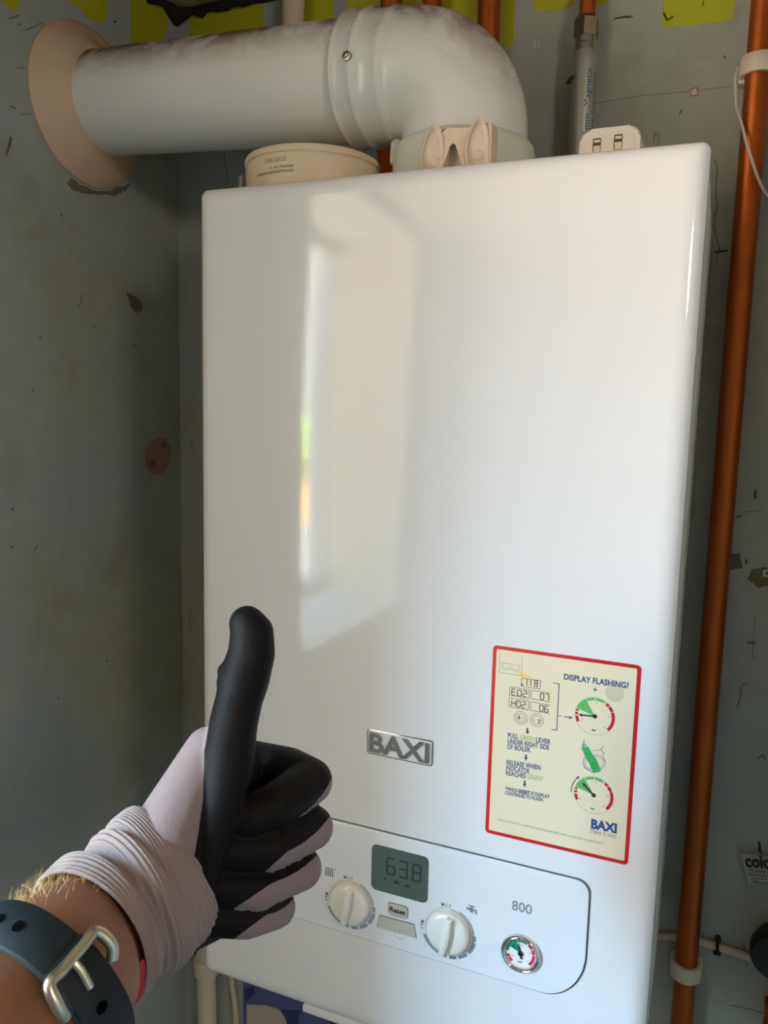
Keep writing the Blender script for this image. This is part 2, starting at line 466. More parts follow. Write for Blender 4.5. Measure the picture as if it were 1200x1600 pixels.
crack([(295, 685), (300, 690), (301, 703), (297, 707)], 1.8, seed=19); crack([(281, 700), (280, 710), (286, 706)], 1.6, seed=20)
crack([(287, 340), (290, 338)], 2, seed=21); crack([(297, 955), (297, 985)], 1.4, jit=2, seed=22)
crack([(350, 238), (356, 284)], 1.6, jit=.3, seed=23)
wb = tag(obj('wall_back', bm, WMATS, smooth=False), kind='structure')

# left (outer) wall with the window opening behind the photographer
bm = B()
x0, x1 = XL - WALL_T, XL
box(bm, (x0, WIN_Y1, ZF), (x1, YB, ZC + .02))
box(bm, (x0, -2.3, ZF), (x1, WIN_Y0, ZC + .02))
box(bm, (x0, WIN_Y0, ZF), (x1, WIN_Y1, WIN_Z0 - .02))
box(bm, (x0, WIN_Y0, WIN_Z1), (x1, WIN_Y1, ZC + .02))
lw = lambda u, v, h: Vector((XL + h, u, v))
def onl(px, py): p = at(px, py, 'x', XL); return (p.y, p.z)
def lp_(pxs, mi, amp=.0008, h=.0004, n=6, seed=0): flat(bm, jag([onl(*p) for p in pxs], amp, n, seed), lw, h, mi)
lp_([(-20, -20), (30, -20), (30, 2), (26, 18), (16, 14), (0, 2), (-20, -8)], 1, seed=1)
lp_([(95, -30), (169, -30), (168, 15), (163, 36), (150, 36), (135, 26), (125, 14), (108, 2)], 1, seed=2)
lp_([(203, -40), (262, -40), (263, 20), (259, 50), (245, 75), (204, 75)], 1, seed=3)
lp_([(225, 705), (236, 690), (247, 682), (258, 685), (267, 700), (264, 722), (254, 742), (240, 742), (228, 728)], 2, .0012, seed=4)
lp_([(250, 693), (256, 690), (260, 697), (254, 702)], 3, .0003, .0008, 3, 5); lp_([(234, 722), (240, 718), (243, 726), (236, 731)], 3, .0003, .0008, 3, 6)
lp_([(197, 455), (205, 460), (220, 470), (223, 485), (212, 490), (203, 478)], 4, .0006, seed=7)
lp_([(8, 245), (11, 228), (15, 212), (19, 216), (17, 228), (12, 240)], 4, .0004, n=3, seed=8)
lp_([(112, 278), (104, 287), (112, 297), (125, 301), (150, 304), (180, 305), (198, 297), (205, 285), (190, 292), (160, 300), (130, 292)], 5, .0010, seed=9)
def lcrack(pxs, wpx=1.6, seed=0, jit=.8): crack(pxs, wpx, 3, jit, seed, onl, lw, .00055)
lcrack([(14, 29), (30, 24)], 1.8, 1); lcrack([(28, 38), (31, 39)], 2.4, 2); lcrack([(40, 47), (66, 36)], 1.6, 3); lcrack([(16, 166), (24, 170)], 2.4, 4)
lcrack([(26, 106), (40, 105)], 1.3, 5); lcrack([(32, 179), (48, 178)], 1.3, 6); lcrack([(95, 335), (97, 338)], 3, 7); lcrack([(145, 505), (148, 514)], 2, 8)
lcrack([(209, 539), (211, 541)], 3, 9); lcrack([(50, 609), (52, 611)], 3, 10); lcrack([(17, 856), (20, 854)], 3, 11); lcrack([(54, 860), (58, 852)], 2, 12)
lcrack([(178, 34), (181, 34)], 4, 13); lcrack([(166, 1032), (168, 1034)], 3, 14); lcrack([(60, 526), (65, 530)], 2, 15); lcrack([(128, 460), (124, 480)], 2, 16)
lcrack([(18, 795), (20, 797)], 3, 17); lcrack([(90, 1090), (92, 1092)], 3, 18)
tag(obj('wall_left', bm, WMATS, smooth=False), kind='structure')

bm = B(); box(bm, (x0 + .03, WIN_Y0, WIN_Z0 - .02), (x1 + .02, WIN_Y1, WIN_Z0))
tag(obj('trim_1', bm, sill_white, smooth=False), kind='structure')                 # window board
bm = B()
for (ya, yb_) in ((WIN_Y0 + .001, WIN_Y0 + .006), (WIN_Y1 - .006, WIN_Y1 - .001)): box(bm, (x0 + .06, ya, WIN_Z0), (x1 - .001, yb_, WIN_Z1))
tag(obj('trim_2', bm, reveal_paint, smooth=False), kind='structure')               # plastered reveals
bm = B()
for lo_, hi_ in (((x0 + .01, WIN_Y0, WIN_Z0), (x0 + .05, WIN_Y0 + .0065, WIN_Z1)), ((x0 + .01, WIN_Y1 - .03, WIN_Z0), (x0 + .06, WIN_Y1, WIN_Z1)),
                 ((x0 + .01, WIN_Y0, WIN_Z0), (x0 + .06, WIN_Y1, WIN_Z0 + .03)), ((x0 + .01, WIN_Y0, WIN_Z1 - .03), (x0 + .06, WIN_Y1, WIN_Z1))):
    box(bm, lo_, hi_, .003)
tag(obj('window_1', bm, sill_white), kind='structure')
bm = B(); box(bm, (x0, -2.4, ZF), (1.75, -2.3, ZC + .02)); tag(obj('wall_rear', bm, room_paint, smooth=False), kind='structure')
bm = B(); box(bm, (.56, 0, ZF), (.66, YB, ZC + .02)); tag(obj('wall_light_block', bm, wall_paint, smooth=False), kind='structure')      # added unseen wall, keeps lamp light off the back wall right of the boiler
bm = B(); box(bm, (1.65, -2.3, ZF), (1.75, YB, ZC + .02)); tag(obj('wall_far', bm, room_paint, smooth=False), kind='structure')
bm = B(); box(bm, (x0, -2.4, ZF - .1), (1.75, YB + .1, ZF)); tag(obj('floor', bm, floor_mat, smooth=False), kind='structure')
bm = B(); box(bm, (x0, -2.4, ZC), (1.75, YB + .1, ZC + .1)); tag(obj('ceiling', bm, ceil_board, smooth=False), kind='structure')
# what the window looks out on
render_white = M('white_render', (236, 238, 236), .7); brick_buff = M('buff_brick', (190, 150, 78), .8, mottle=.25, mscale=5); shrub_green = M('shrub_green', (110, 128, 40), .7, mottle=.4, mscale=8); shade_grey = M('grey_far_wall', (34, 35, 34), .8)
bm = B(); box(bm, (-4.2, -6.25, -1.5), (-2.2, -6.0, -.36)); tag(obj('garden_wall', bm, render_white, smooth=False), kind='structure')
bm = B(); box(bm, (-4.2, -6.22, -.36), (-2.2, -6.03, .20)); tag(obj('garden_brickwork', bm, brick_buff, smooth=False), kind='structure')
bm = B(); bmesh.ops.create_icosphere(bm, subdivisions=4, radius=.3, matrix=Matrix.Translation((-3.0, -6.2, .45)))
for v in bm.verts: v.co += (v.co - Vector((-3.0, -6.2, .45))) * (.35 * mnoise.noise(v.co * 9))
tag(obj('garden_shrub', bm, shrub_green), kind='structure')
bm = B(); box(bm, (-4.1, -7.0, -1.5), (-2.85, -6.6, 6.0)); tag(obj('garden_house', bm, shade_grey, smooth=False), kind='structure')
# black jointing foam along the top of the two walls
bm = B()
pts = [(XL + .004 + .0018 * math.sin(i * 1.3), YB - .004 - i * .012, ZC - .003 - .002 * math.sin(i * 2.1)) for i in range(40)]
sweep(bm, pts, [.006 + .002 * math.sin(i * 1.9) for i in range(40)], 10)
pts = [(XL + .002 + i * .012, YB - .004 - .0015 * math.sin(i * 1.7), ZC - .003 - .0015 * math.sin(i * 2.7)) for i in range(60)]
sweep(bm, pts, [.0055 + .0018 * math.sin(i * 2.3 + 1) + (.006 if i == 0 else 0) + (.003 if i == 1 else 0) for i in range(60)], 10)
tag(obj('trim_3', bm, sealant), kind='structure')

# ------------------------------------------------------------------ boiler
BW, BH = .39, .70
boiler = thing('boiler', 'white wall-hung boiler with a control panel and a red-bordered sticker', 'boiler', (BW / 2, .14, 0))
bm = B(); box(bm, (.0015, .026, .004), (BW - .0015, .28, BH - .0015), .003)
for (za, zb) in ((.1, .16), (.55, .61)): box(bm, (.06, .279, za), (.33, YB - .0002, zb))     # wall bracket
obj('casing', bm, case_paint, boiler)
# front panel: a shallow pressed shell with softly rolled edges
bm = B()
prof = [(.0, .024), (.0, .011)] + [(.014 * (1 - math.cos(t)) , .011 * (1 - math.sin(t))) for t in [PI / 2 * k / 8 for k in range(1, 9)]]
rings = []
for ins, y in prof:
    r = max(.0035, .006 - ins * .2)
    rings.append([bm.verts.new((u, y, v)) for u, v in rrect(ins, ins, BW - ins, BH - ins, r, 5)])
for i in range(len(rings) - 1):
    n = len(rings[i])
    for k in range(n): bm.faces.new((rings[i][k], rings[i][(k + 1) % n], rings[i + 1][(k + 1) % n], rings[i + 1][k]))
bm.faces.new(rings[-1]); bm.faces.new(rings[0][::-1])
fp = obj('front_panel', bm, enamel, boiler, angle=50)
f0 = front(0)
# drop-down lower edge seen as a thin white lip under the panel
bm = B(); box(bm, (.105, .004, -.006), (.285, .02, .0005), .001); obj('lower_lip', bm, plastic_white, boiler)
for px, py, y in ((376, 283, .06), (1025, 220, .06)):
    p = at(px, py, 'y', y)
    bm = B(); lathe(bm, (p.x, y, BH - .002), (0, 0, 1), [(0, .0022), (.026, .0022), (.027, .0016)], 16); obj('casing_screw', bm, steel, boiler)

# control panel
cpz0, cpz1, cpx0, cpx1 = .0862, .1838, .0455, .3445
outl = []
def corner(cx, cz, rx, rz, a0, a1, n=8): return [(cx + rx * math.cos(math.radians(a0 + (a1 - a0) * k / n)), cz + rz * math.sin(math.radians(a0 + (a1 - a0) * k / n))) for k in range(n + 1)]
def cp_outline(g=0):
    x1, x0, z1, z0 = cpx1 + g, cpx0 - g, cpz1 + g, cpz0 - g
    return (corner(x1 - .010, z1 - .010, .010, .010, 90, 0) + corner(x1 - .032, z0 + .040, .032, .040, -2, -90, 14)
            + corner(x0 + .032, z0 + .040, .032, .040, 270, 182, 14) + corner(x0 + .010, z1 - .010, .010, .010, 180, 90))
bm = B(); prism(bm, cp_outline(.0011), .0005, f0); obj('panel_gap', bm, groove, boiler, smooth=False)
bm = B(); prism(bm, cp_outline(0), .0016, f0, .0008, 2)
cp = obj('control_panel', bm, plastic_white, boiler, angle=50)
FY = -.0016
f1 = front(FY)
# printed marks
K1, K2 = (.1524, .1153), (.2385, .1149)
def dial(bm, kc0):
    kc = (kc0[0], kc0[1] - .0006)
    ringseg(bm, *kc, .0203, .0214, 8, 66, f1, n=12)
    for a0, a1, ra, rb in ((202, 248, .0203, .0231), (253, 268, .0203, .0231), (273, 289, .0203, .0231), (294, 316, .0203, .0231), (321, 350, .0203, .0231)):
        ringseg(bm, *kc, ra, rb, a0, a1, f1)
    ringseg(bm, *kc, .0203, .0226, -8, 6, f1)
def arc_text(bm, s_, kc, R, acen, cap, mat_i, flip=False):
    """letters standing around the dial"""
    wd = cap * .95
    for i, ch in enumerate(s_):
        off = (i - (len(s_) - 1) / 2) * wd / R
        a = acen - off if not flip else acen + off
        c = Vector((kc[0] + R * math.cos(a), kc[1] + R * math.sin(a)))
        t = Vector((math.sin(a), -math.cos(a))) if not flip else Vector((-math.sin(a), math.cos(a)))
        lwid = wd * (.86 if ch in 'M' else .3 if ch == 'i' else .62)
        text_bm(bm, ch, f1, c - t * lwid / 2, c + t * lwid / 2, cap, bold=.02, mi=mat_i)
for kc in (K1, K2):
    bm = B(); dial(bm, kc)
    arc_text(bm, 'Min', kc, .0203, math.radians(97), .0030, 1)
    arc_text(bm, 'Max', kc, .0238, math.radians(183), .0030, 1, flip=True)
    obj('dial_marks', bm, [print_grey, print_dark], cp, smooth=False)
# radiator sign
bm = B()
for k in range(4): line(bm, [(.1289 + k * .0021, .1335), (.1289 + k * .0021, .1405)], .0011, f1, mi=1)
flat(bm, circle(.1378, .1408, .0006, 10), f1, mi=1)
obj('radiator_symbol', bm, [print_grey, print_dark], cp, smooth=False)
# tap sign
bm = B()
flat(bm, [(.2523, .1372), (.2523, .1393), (.2560, .1393), (.2560, .1372)], f1, mi=0)
flat(bm, [(.2552, .1356), (.2580, .1356), (.2580, .1400), (.2552, .1400)], f1, mi=0)
flat(bm, [(.2540, .1405), (.2592, .1405), (.2592, .1417), (.2540, .1417)], f1, mi=0); flat(bm, [(.2562, .1398), (.2570, .1398), (.2570, .1408), (.2562, .1408)], f1, mi=0)
flat(bm, [(.2578, .1390), (.2602, .1390), (.2610, .1380), (.2610, .1352), (.2594, .1352), (.2594, .1374), (.2578, .1374)], f1, mi=0)
obj('tap_symbol', bm, print_grey, cp, smooth=False)
bm = B(); text_bm(bm, '800', f1, (.2880, .1473), (.3034, .1473), .0076, bold=.012, mi=0)
obj('model_number', bm, [print_grey], cp, smooth=False)

# display
bm = B(); prism(bm, rrect(.1708, .1329, .2199, .1724, .0042), .0006, f1, .0003, 1)
dsp = obj('display', bm, lcd_dark, boiler, smooth=False)
fd = front(FY - .0006)
bm = B()
seven(bm, '63', fd, (.1846, .1500), .0066, .0138, .0042, .0016)
flat(bm, [(.2048, .1494), (.2062, .1494), (.2062, .1508), (.2048, .1508)], fd)
seven(bm, '8', fd, (.2070, .1500), .0066, .0138, .003, .0016)
flat(bm, [(.1905, .1430), (.1960, .1430), (.1950, .1450), (.1925, .1462), (.1910, .1450)], fd)
flat(bm, [(.2000, .1424), (.2060, .1430), (.2040, .1448), (.2010, .1450)], fd); flat(bm, circle(.1830, .1448, .0012, 10), fd)
obj('segments', bm, lcd_ink, dsp, smooth=False)

# knobs
def knob(kc, tilt):
    bm = B()
    lathe(bm, (kc[0], FY, kc[1]), (0, -1, 0), [(0, .0192), (.0016, .0192), (.0022, .0184)], 64)
    obj_ring = bm
    k = obj('control_knob', bm, button_grey, boiler)
    k.data.materials[0] = seal_ring
    bm = B()
    lathe(bm, (kc[0], FY - .0008, kc[1]), (0, -1, 0), [(0, .0178), (.0036, .0176), (.0050, .0168), (.0060, .0150), (.0066, .0110), (.0069, .0050), (.0070, 0.0005)], 64)
    obj('knob_cap', bm, knob_plastic, k)
    # grip fin, a leaf-shaped blade across the cap
    bm = B(); ct, st = math.cos(tilt), math.sin(tilt)
    mpf = lambda u, v, h: Vector((kc[0] + u * ct + v * st, FY - .003 - h, kc[1] - u * st + v * ct))
    oute = [(-.0022, -.0160), (.0022, -.0160), (.0034, -.006), (.0036, .004), (.0026, .0162), (-.0014, .0166), (-.0030, .004), (-.0032, -.006)]
    prism(bm, oute, .0086, mpf, .0015, 3)
    obj('grip', bm, knob_plastic, k, angle=60)
badge_metal = M('satin_badge_metal', (160, 163, 166), .25, metal=.8)
seal_ring = M('knob_rim', (196, 190, 180), .4)
knob(K1, math.radians(9)); knob(K2, math.radians(9))

# reset button, service flap
bm = B(); prism(bm, rrect(.1860, .1143, .2038, .1254, .0026), .0004, f1); rb = obj('reset_button', bm, print_dark, boiler, smooth=False)
bm = B(); prism(bm, rrect(.1864, .1143, .2034, .1249, .0024), .0010, f1, .0004, 2); obj('button_cap', bm, button_grey, rb)
bm = B(); text_bm(bm, 'Reset', front(FY - .001), (.1880, .1181), (.2020, .1181), .0042, bold=.035); obj('button_lettering', bm, ink_black, rb, smooth=False)
bm = B(); prism(bm, [(.1788, .1116), (.2096, .1122), (.2119, .1002), (.1764, .1000)], .0003, f1); sf = obj('service_flap', bm, print_dark, boiler, smooth=False)
bm = B(); prism(bm, [(.1791, .1110), (.2093, .1116), (.2115, .1003), (.1768, .1001)], .0007, f1, .0003, 1); obj('flap_cover', bm, button_grey, sf)
bm = B(); ffl = front(FY - .0007)
line(bm, catmull([(.186, .1030, 0), (.193, .1050, 0), (.198, .1080, 0), (.203, .1085, 0), (.200, .1055, 0), (.194, .1040, 0)], 5), .0004, ffl); line(bm, [(.1905, .1058), (.2005, .1058)], .0004, ffl)
obj('flap_marks', bm, seal_ring, sf, smooth=False)
bm = B(); ringseg(bm, .1968, .1000, .0040, .0047, 190, 350, f1, .0003); obj('finger_notch', bm, seal_ring, sf, smooth=False)

# pressure gauge
GC = (.2966, .1140)
ga = thing('pressure_gauge', None, None); del_keys = None
ga.parent = boiler; ga.location = Vector((GC[0], FY, GC[1])) - boiler.location
bm = B(); lathe(bm, (GC[0], FY, GC[1]), (0, -1, 0), [(0, .0152), (.0020, .0152), (.0034, .0146), (.0040, .0136), (.0036, .0126), (.0022, .0120), (.0012, .0118)], 64, cap1=False)
obj('bezel', bm, chrome, ga, angle=50)
bm = B(); fg = front(FY - .0008)
flat(bm, circle(*GC, .0122, 48), fg, 0)
ringseg(bm, *GC, .0090, .0112, 62, 182, fg, .0002, 1); flat(bm, [GC] + circle(*GC, .0108, 6, 112, 158), fg, .0003, 1)
for a0, a1 in ((198, 212), (214, 232), (34, 56), (8, 30), (-48, 6)): ringseg(bm, *GC, .0090, .0112, a0, a1, fg, .0002, 2)
for a in (106, 58, 32, 7, 186, 196): ringseg(bm, *GC, .0088, .0114, a - .9, a + .9, fg, .00035, 0, n=2)
text_bm(bm, 'bar', fg, (GC[0] - .0016, GC[1] - .0078), (GC[0] + .0016, GC[1] - .0078), .0017, h=.0003, mi=3)
for (t_, a) in (('0', 212), ('1', 142), ('2', 80), ('3', 18), ('4', -38)):
    c = Vector((GC[0] + .0074 * math.cos(math.radians(a)), GC[1] + .0074 * math.sin(math.radians(a)) - .0006)); text_bm(bm, t_, fg, c - Vector((.0005, 0)), c + Vector((.0005, 0)), .0013, h=.0004, mi=3)
obj('dial_face', bm, [dial_white, dial_green, dial_red, ink_black], ga, smooth=False)
bm = B(); ang = math.radians(103); d = Vector((math.cos(ang), math.sin(ang))); nn = Vector((-d.y, d.x)); g = Vector(GC)
prism(bm, [tuple(g - d * .0042 - nn * .0007), tuple(g - d * .0042 + nn * .0007), tuple(g + nn * .0007), tuple(g + d * .0094 + nn * .00015), tuple(g + d * .0094 - nn * .00015), tuple(g - nn * .0007)][::-1], .0003, front(FY - .0016))
lathe(bm, (GC[0], FY - .0012, GC[1]), (0, -1, 0), [(0, .0019), (.0010, .0019), (.0012, .0014)], 24); obj('needle', bm, black_plastic, ga)

# raised chrome badge
bm = B()
prism(bm, rrect(.1639, .2483, .2198, .2691, .0018), .0010, f0, .0004, 2); bd = obj('badge', bm, chrome, boiler)
bm = B(); prism(bm, rrect(.1647, .2491, .2190, .2683, .0013), .0011, f0); obj('badge_field', bm, enamel, bd, smooth=False)
bm = B(); text_bm(bm, 'BAXI', f0, (.1662, .2511), (.2172, .2511), .0154, bold=.02, h=.0011, ext=.0016); obj('badge_letters', bm, badge_metal, bd, smooth=False)

# sticker
def S(cx, cy):
    p = at(740 + cx / 4.2857, 1000 + cy / 4.2857, 'y', 0); return Vector((p.x, p.z))
bm = B(); prism(bm, rrect(.2642, .2038, .3700, .3526, .0032), .00018, f0); stk = obj('sticker', bm, stick_cream, boiler, smooth=False)
f2 = front(-.00018)
bm = B(); oo = rrect(.2642, .2038, .3700, .3526, .0032, 6); ii = rrect(.2672, .2068, .3670, .3496, .0010, 6)
ii2 = rrect(.2669, .2065, .3673, .3499, .0010, 6)
for k in range(len(oo)):
    q = (k + 1) % len(oo)
    flat(bm, [oo[k], oo[q], ii2[q], ii2[k]], f2, .0001)
obj('red_border', bm, ink_red, stk, smooth=False)
bm = B()
text_bm(bm, 'DISPLAY FLASHING?', f2, S(605, 262), S(1038, 324), .0041, .028)
line(bm, [S(802, 329), S(828, 333)], .0006, f2); line(bm, [S(816, 318), S(814, 344)], .0006, f2)
obj('heading', bm, ink_navy, stk, smooth=False)
bm = B()
for s_, a, b_, cap, mi in (('PULL', (230, 651), (300, 661), .0036, 0), ('GREEN', (312, 664), (408, 679), .0036, 1), ('LEVER', (418, 681), (515, 698), .0036, 0),
                       ('UNDER RIGHT SIDE', (228, 689), (506, 735), .0036, 0), ('OF BOILER.', (225, 726), (384, 751), .0036, 0),
                       ('RELEASE WHEN', (221, 832), (448, 869), .0036, 0), ('INDICATOR', (219, 868), (376, 894), .0036, 0), ('REACHES', (217, 903), (350, 925), .0036, 0), ('GREEN*', (358, 927), (467, 945), .0036, 1),
                       ('*PRESS', (212, 1005), (298, 1020), .0027, 0), ('RESET', (304, 1022), (378, 1036), .0027, 0), ('IF DISPLAY', (386, 1037), (511, 1060), .0027, 0), ('CONTINUES TO FLASH.', (210, 1033), (468, 1081), .0027, 0)):
    text_bm(bm, s_, f2, S(*a), S(*b_), cap, 0.045 if s_ == 'RESET' else .022 if mi == 0 else .006, mi=mi)
for (x, y0_, y1_) in ((361, 588, 632), (351, 765, 808), (342, 940, 985)):
    ym = (y0_ + y1_) / 2
    flat(bm, [S(x - 6, y0_), S(x + 6, y0_ + 1), S(x + 6, ym), S(x + 13, ym + 1), S(x - 1, y1_), S(x - 13, ym - 2), S(x - 6, ym - 1)], f2)
obj('instructions', bm, [ink_navy, ink_lime], stk, smooth=False)
bm = B()
L = lambda pts, wd=.0004, cl=False, mi=0: line(bm, [S(*p) for p in pts], wd, f2, mi=mi, closed=cl)
L([(175, 80), (172, 215), (322, 240), (326, 105)], .0003, mi=1)
L([(190, 152), (308, 172), (300, 206), (196, 188)], .00035, True, 1); L([(225, 178), (262, 184)], .0003, mi=1)
flat(bm, [S(262, 182), S(412, 262), S(322, 250)], f2, .00011, 2)
L([(322, 255), (450, 272), (445, 328), (318, 308)], .00035, True)
for (q, s_, off) in (([(243, 312), (372, 332), (370, 392), (240, 370)], 'E.02', 18), ([(240, 387), (370, 407), (366, 468), (238, 446)], 'H02', 20)):
    L(q, .00035, True)
L([(515, 355), (387, 336), (383, 392), (515, 415)], .00035); L([(515, 435), (383, 413), (380, 470), (512, 493)], .00035)
def sg(s_, p0, p1, ht, gapf=.45):
    p0, p1 = S(*p0), S(*p1); d = p1 - p0; n = len(s_.replace('.', '')); wd = d.length / (n + (n - 1) * gapf); d.normalize()
    seven(bm, s_, f2, p0, wd, ht, wd * gapf, .0006, udir=d, vdir=Vector((-d.y, d.x)))
flat(bm, [S(322, 292), S(332, 293), S(331, 303), S(321, 302)], f2)
sg('ii8', (357, 303), (427, 313), .0046, .5)
sg('E.02', (256, 366), (354, 381), .0046); sg('07', (447, 395), (503, 404), .0046); sg('H02', (256, 441), (346, 455), .0046); sg('06', (442, 474), (498, 484), .0046)
def ring2(c, rpx, wd=.0003, mi=0, a0=0, a1=360):
    c = S(*c); r = rpx / 4.2857 * .00047; ringseg(bm, c.x, c.y, r - wd / 2, r + wd / 2, a0, a1, f2, mi=mi, n=36)
for c in ((317, 520), (423, 536)):
    ring2(c, 45); ring2(c, 30)
sg('E', (302, 527), (312, 529), .0022); L([(330, 515), (330, 527)], .0004); L([(405, 532), (405, 543)], .0004); sg('9', (430, 549), (441, 551), .0026) if False else L([(430, 533), (440, 535), (440, 548), (432, 556)], .0006)
obj('display_drawing', bm, [ink_black, ink_grey, ink_yellow], stk, smooth=False)
bm = B()
line(bm, [S(535, 288), S(573, 293), S(557, 603), S(523, 598)], .0006, f2)
line(bm, [S(562, 505), S(588, 508)], .0005, f2); line(bm, [S(608, 512), S(645, 518)], .0006, f2); flat(bm, [S(640, 508), S(667, 521), S(640, 528)], f2)
obj('bracket_drawing', bm, ink_navy, stk, smooth=False)
def gauge_drawing(c, needle_deg, arc):
    bm = B(); c = S(*c); R = .0140
    ringseg(bm, c.x, c.y, R - .0002, R, 0, 360, f2, .00010, 3, n=60)
    flat(bm, [tuple(c)] + circle(c.x, c.y, R * .98, 8, 121, 163), f2, .00012, 0)
    for a0, a1 in ((92, 119), (66, 89), (60, 64)): ringseg(bm, c.x, c.y, R * .84, R * .98, a0, a1, f2, .00014, 0)
    for a0, a1 in ((44, 55), (24, 41), (-42, 22), (165, 171), (175, 183), (187, 207)): ringseg(bm, c.x, c.y, R * .84, R * .98, a0, a1, f2, .00014, 1)
    a = math.radians(needle_deg); d = Vector((math.cos(a), math.sin(a))); nn = Vector((-d.y, d.x))
    flat(bm, [c - nn * .0006, c + d * R * .66 - nn * .0006, c + d * R * .6 - nn * .0015, c + d * R * .84, c + d * R * .6 + nn * .0015, c + d * R * .66 + nn * .0006, c + nn * .0006], f2, .0002, 2)
    flat(bm, circle(c.x, c.y, .0016, 20), f2, .00022, 2)
    text_bm(bm, 'bar', f2, (c.x - .0014, c.y - R * .78), (c.x + .0014, c.y - R * .78), .0014, .02, .0002, 2)
    for aa in (85, 8, -45, 207): flat(bm, circle(c.x + R * .72 * math.cos(math.radians(aa)), c.y + R * .72 * math.sin(math.radians(aa)), .0004, 8), f2, .0002, 2)
    if arc:
        ringseg(bm, c.x, c.y, R * 1.13, R * 1.17, 136, 184, f2, .00014, 4)
        a = math.radians(136); q = c + Vector((math.cos(a), math.sin(a))) * R * 1.15; t = Vector((math.sin(a), -math.cos(a))); m = Vector((-t.y, t.x))
        flat(bm, [q - t * .0010 + m * .0011, q - t * .0010 - m * .0011, q + t * .0014], f2, .00014, 4)
    obj('gauge_drawing', bm, [ink_green, ink_red, ink_black, ink_grey, ink_navy], stk, smooth=False)
gauge_drawing((812, 510), 184, False); gauge_drawing((804, 1038), 137, True)
bm = B()
def Ln(pts, wd=.00035, cl=False): line(bm, [S(*p) for p in pts], wd, f2, .00010, 1, cl)
Ln([(765 + 28 * math.cos(t) - 0, 815 + 50 * math.sin(t)) for t in [k * .35 for k in range(18)]], .0003, True)
Ln([(808 + 73 * math.cos(t), 822 + 55 * math.sin(t)) for t in [k * .35 for k in range(18)]], .0004, True)
Ln([(808 + 60 * math.cos(t), 822 + 44 * math.sin(t)) for t in [k * .35 for k in range(18)]], .0003, True)
Ln([(790, 738), (830, 740), (858, 726), (874, 705)]); Ln([(858, 726), (856, 746), (876, 752), (866, 768), (868, 800), (884, 812)]); Ln([(736, 852), (770, 872), (806, 890)])
flat(bm, [S(720, 716), S(768, 712), S(800, 770), S(826, 800), S(853, 876), S(836, 884), S(802, 889), S(772, 820), S(752, 790)], f2, .00016, 0)
line(bm, [S(793, 828), S(812, 826), S(820, 856), S(800, 860)], .0004, f2, .0002, 3, True)
line(bm, [S(740, 670), S(737, 706)], .0005, f2, mi=2); line(bm, [S(724, 694), S(737, 712), S(754, 696)], .0005, f2, mi=2)
obj('lever_drawing', bm, [M('lever_green', (48, 164, 82), .5), M('pale_blue_ink', (122, 138, 150), .6), ink_navy, M('dark_green_ink', (24, 112, 56), .6)], stk, smooth=False)
bm = B(); text_bm(bm, 'BAXI', f2, S(786, 1256), S(958, 1291), .0066, .045)
obj('brand_lettering', bm, ink_blue, stk, smooth=False)
bm = B(); text_bm(bm, 'Make it easy', f2, S(783, 1290), S(956, 1326), .0034, 0)
text_bm(bm, 'View our How-To video by scanning the QR code or visit baxi.co.uk/HowTo', f2, S(162, 1204), S(872, 1370), .0018, 0)
obj('small_print', bm, ink_grey, stk, smooth=False)
bm = B(); c = S(945, 355); flat(bm, jag(circle(c.x, c.y, .0066, 16), .0002, 2, 3), f2, .00008); obj('glue_mark', bm, stick_stain, stk, smooth=False)

# ------------------------------------------------------------------ flue
a_ = Vector((-.99661219, .04387769, .06956219))
P0 = Vector((.14, .1158, .8093))
ax = lambda x: P0 + a_ * ((x - .14) / a_.x)
flue = thing('flue', 'white flue pipe with an elbow, running from boiler top through the left wall', 'flue', (.195, .113, .70))
bm = B(); sweep(bm, [ax(.125), ax(.06), ax(-.05), ax(-.15), ax(-.235)], .05, 72); obj('flue_pipe', bm, flue_white, flue)
# elbow with socket, beads and riser
dirn = -a_; Rb = .055
S0 = ax(.14); dn = Vector((0, 0, -1)); side = (dn - dirn * dn.dot(dirn)).normalized(); cen = S0 + side * Rb
tot = math.acos(dirn.dot(dn))
pts, rad = [], []
for x, r in ((.0876, .0500), (.0880, .0545), (.0890, .0556), (.0905, .0560), (.0920, .0556), (.0930, .0548), (.0945, .0546), (.1045, .0546), (.1060, .0550), (.1075, .0558), (.1090, .0560), (.1105, .0556), (.1120, .0540), (.1135, .0534), (.1275, .0534), (.1290, .0537), (.1310, .0546), (.1330, .0548), (.1350, .0546), (.1370, .0536), (.1390, .0530)):
    pts.append(ax(x)); rad.append(r)
for k in range(0, 17):
    t = tot * k / 16; pts.append(cen - side * Rb * math.cos(t) + dirn * Rb * math.sin(t)); rad.append(.0530)
endp = pts[-1]
for z in (.73, .7): pts.append(Vector((endp.x, endp.y, z))); rad.append(.0530)
bm = B(); sweep(bm, pts, rad, 96, caps=False)
elb = obj('flue_elbow', bm, M('flue_elbow_enamel', (222, 221, 217), .2), flue, angle=60)
dirt_on_top(elb.data.materials[0], (120, 90, 66), .95, 12)
EX, EY = endp.x, endp.y
bm = B(); lathe(bm, (EX, EY, .6995), (0, 0, 1), [(0, .0600), (.0385, .0600), (.0425, .0590), (.0455, .0565), (.0475, .0532)], 72)
p = at(640, 216, 'y', EY); lathe(bm, (EX - .057, EY - .01, .735), (0, 0, 1), [(0, .006), (.017, .0055), (.02, .003)], 16); obj('collar_seal', bm, seal_milky, flue)
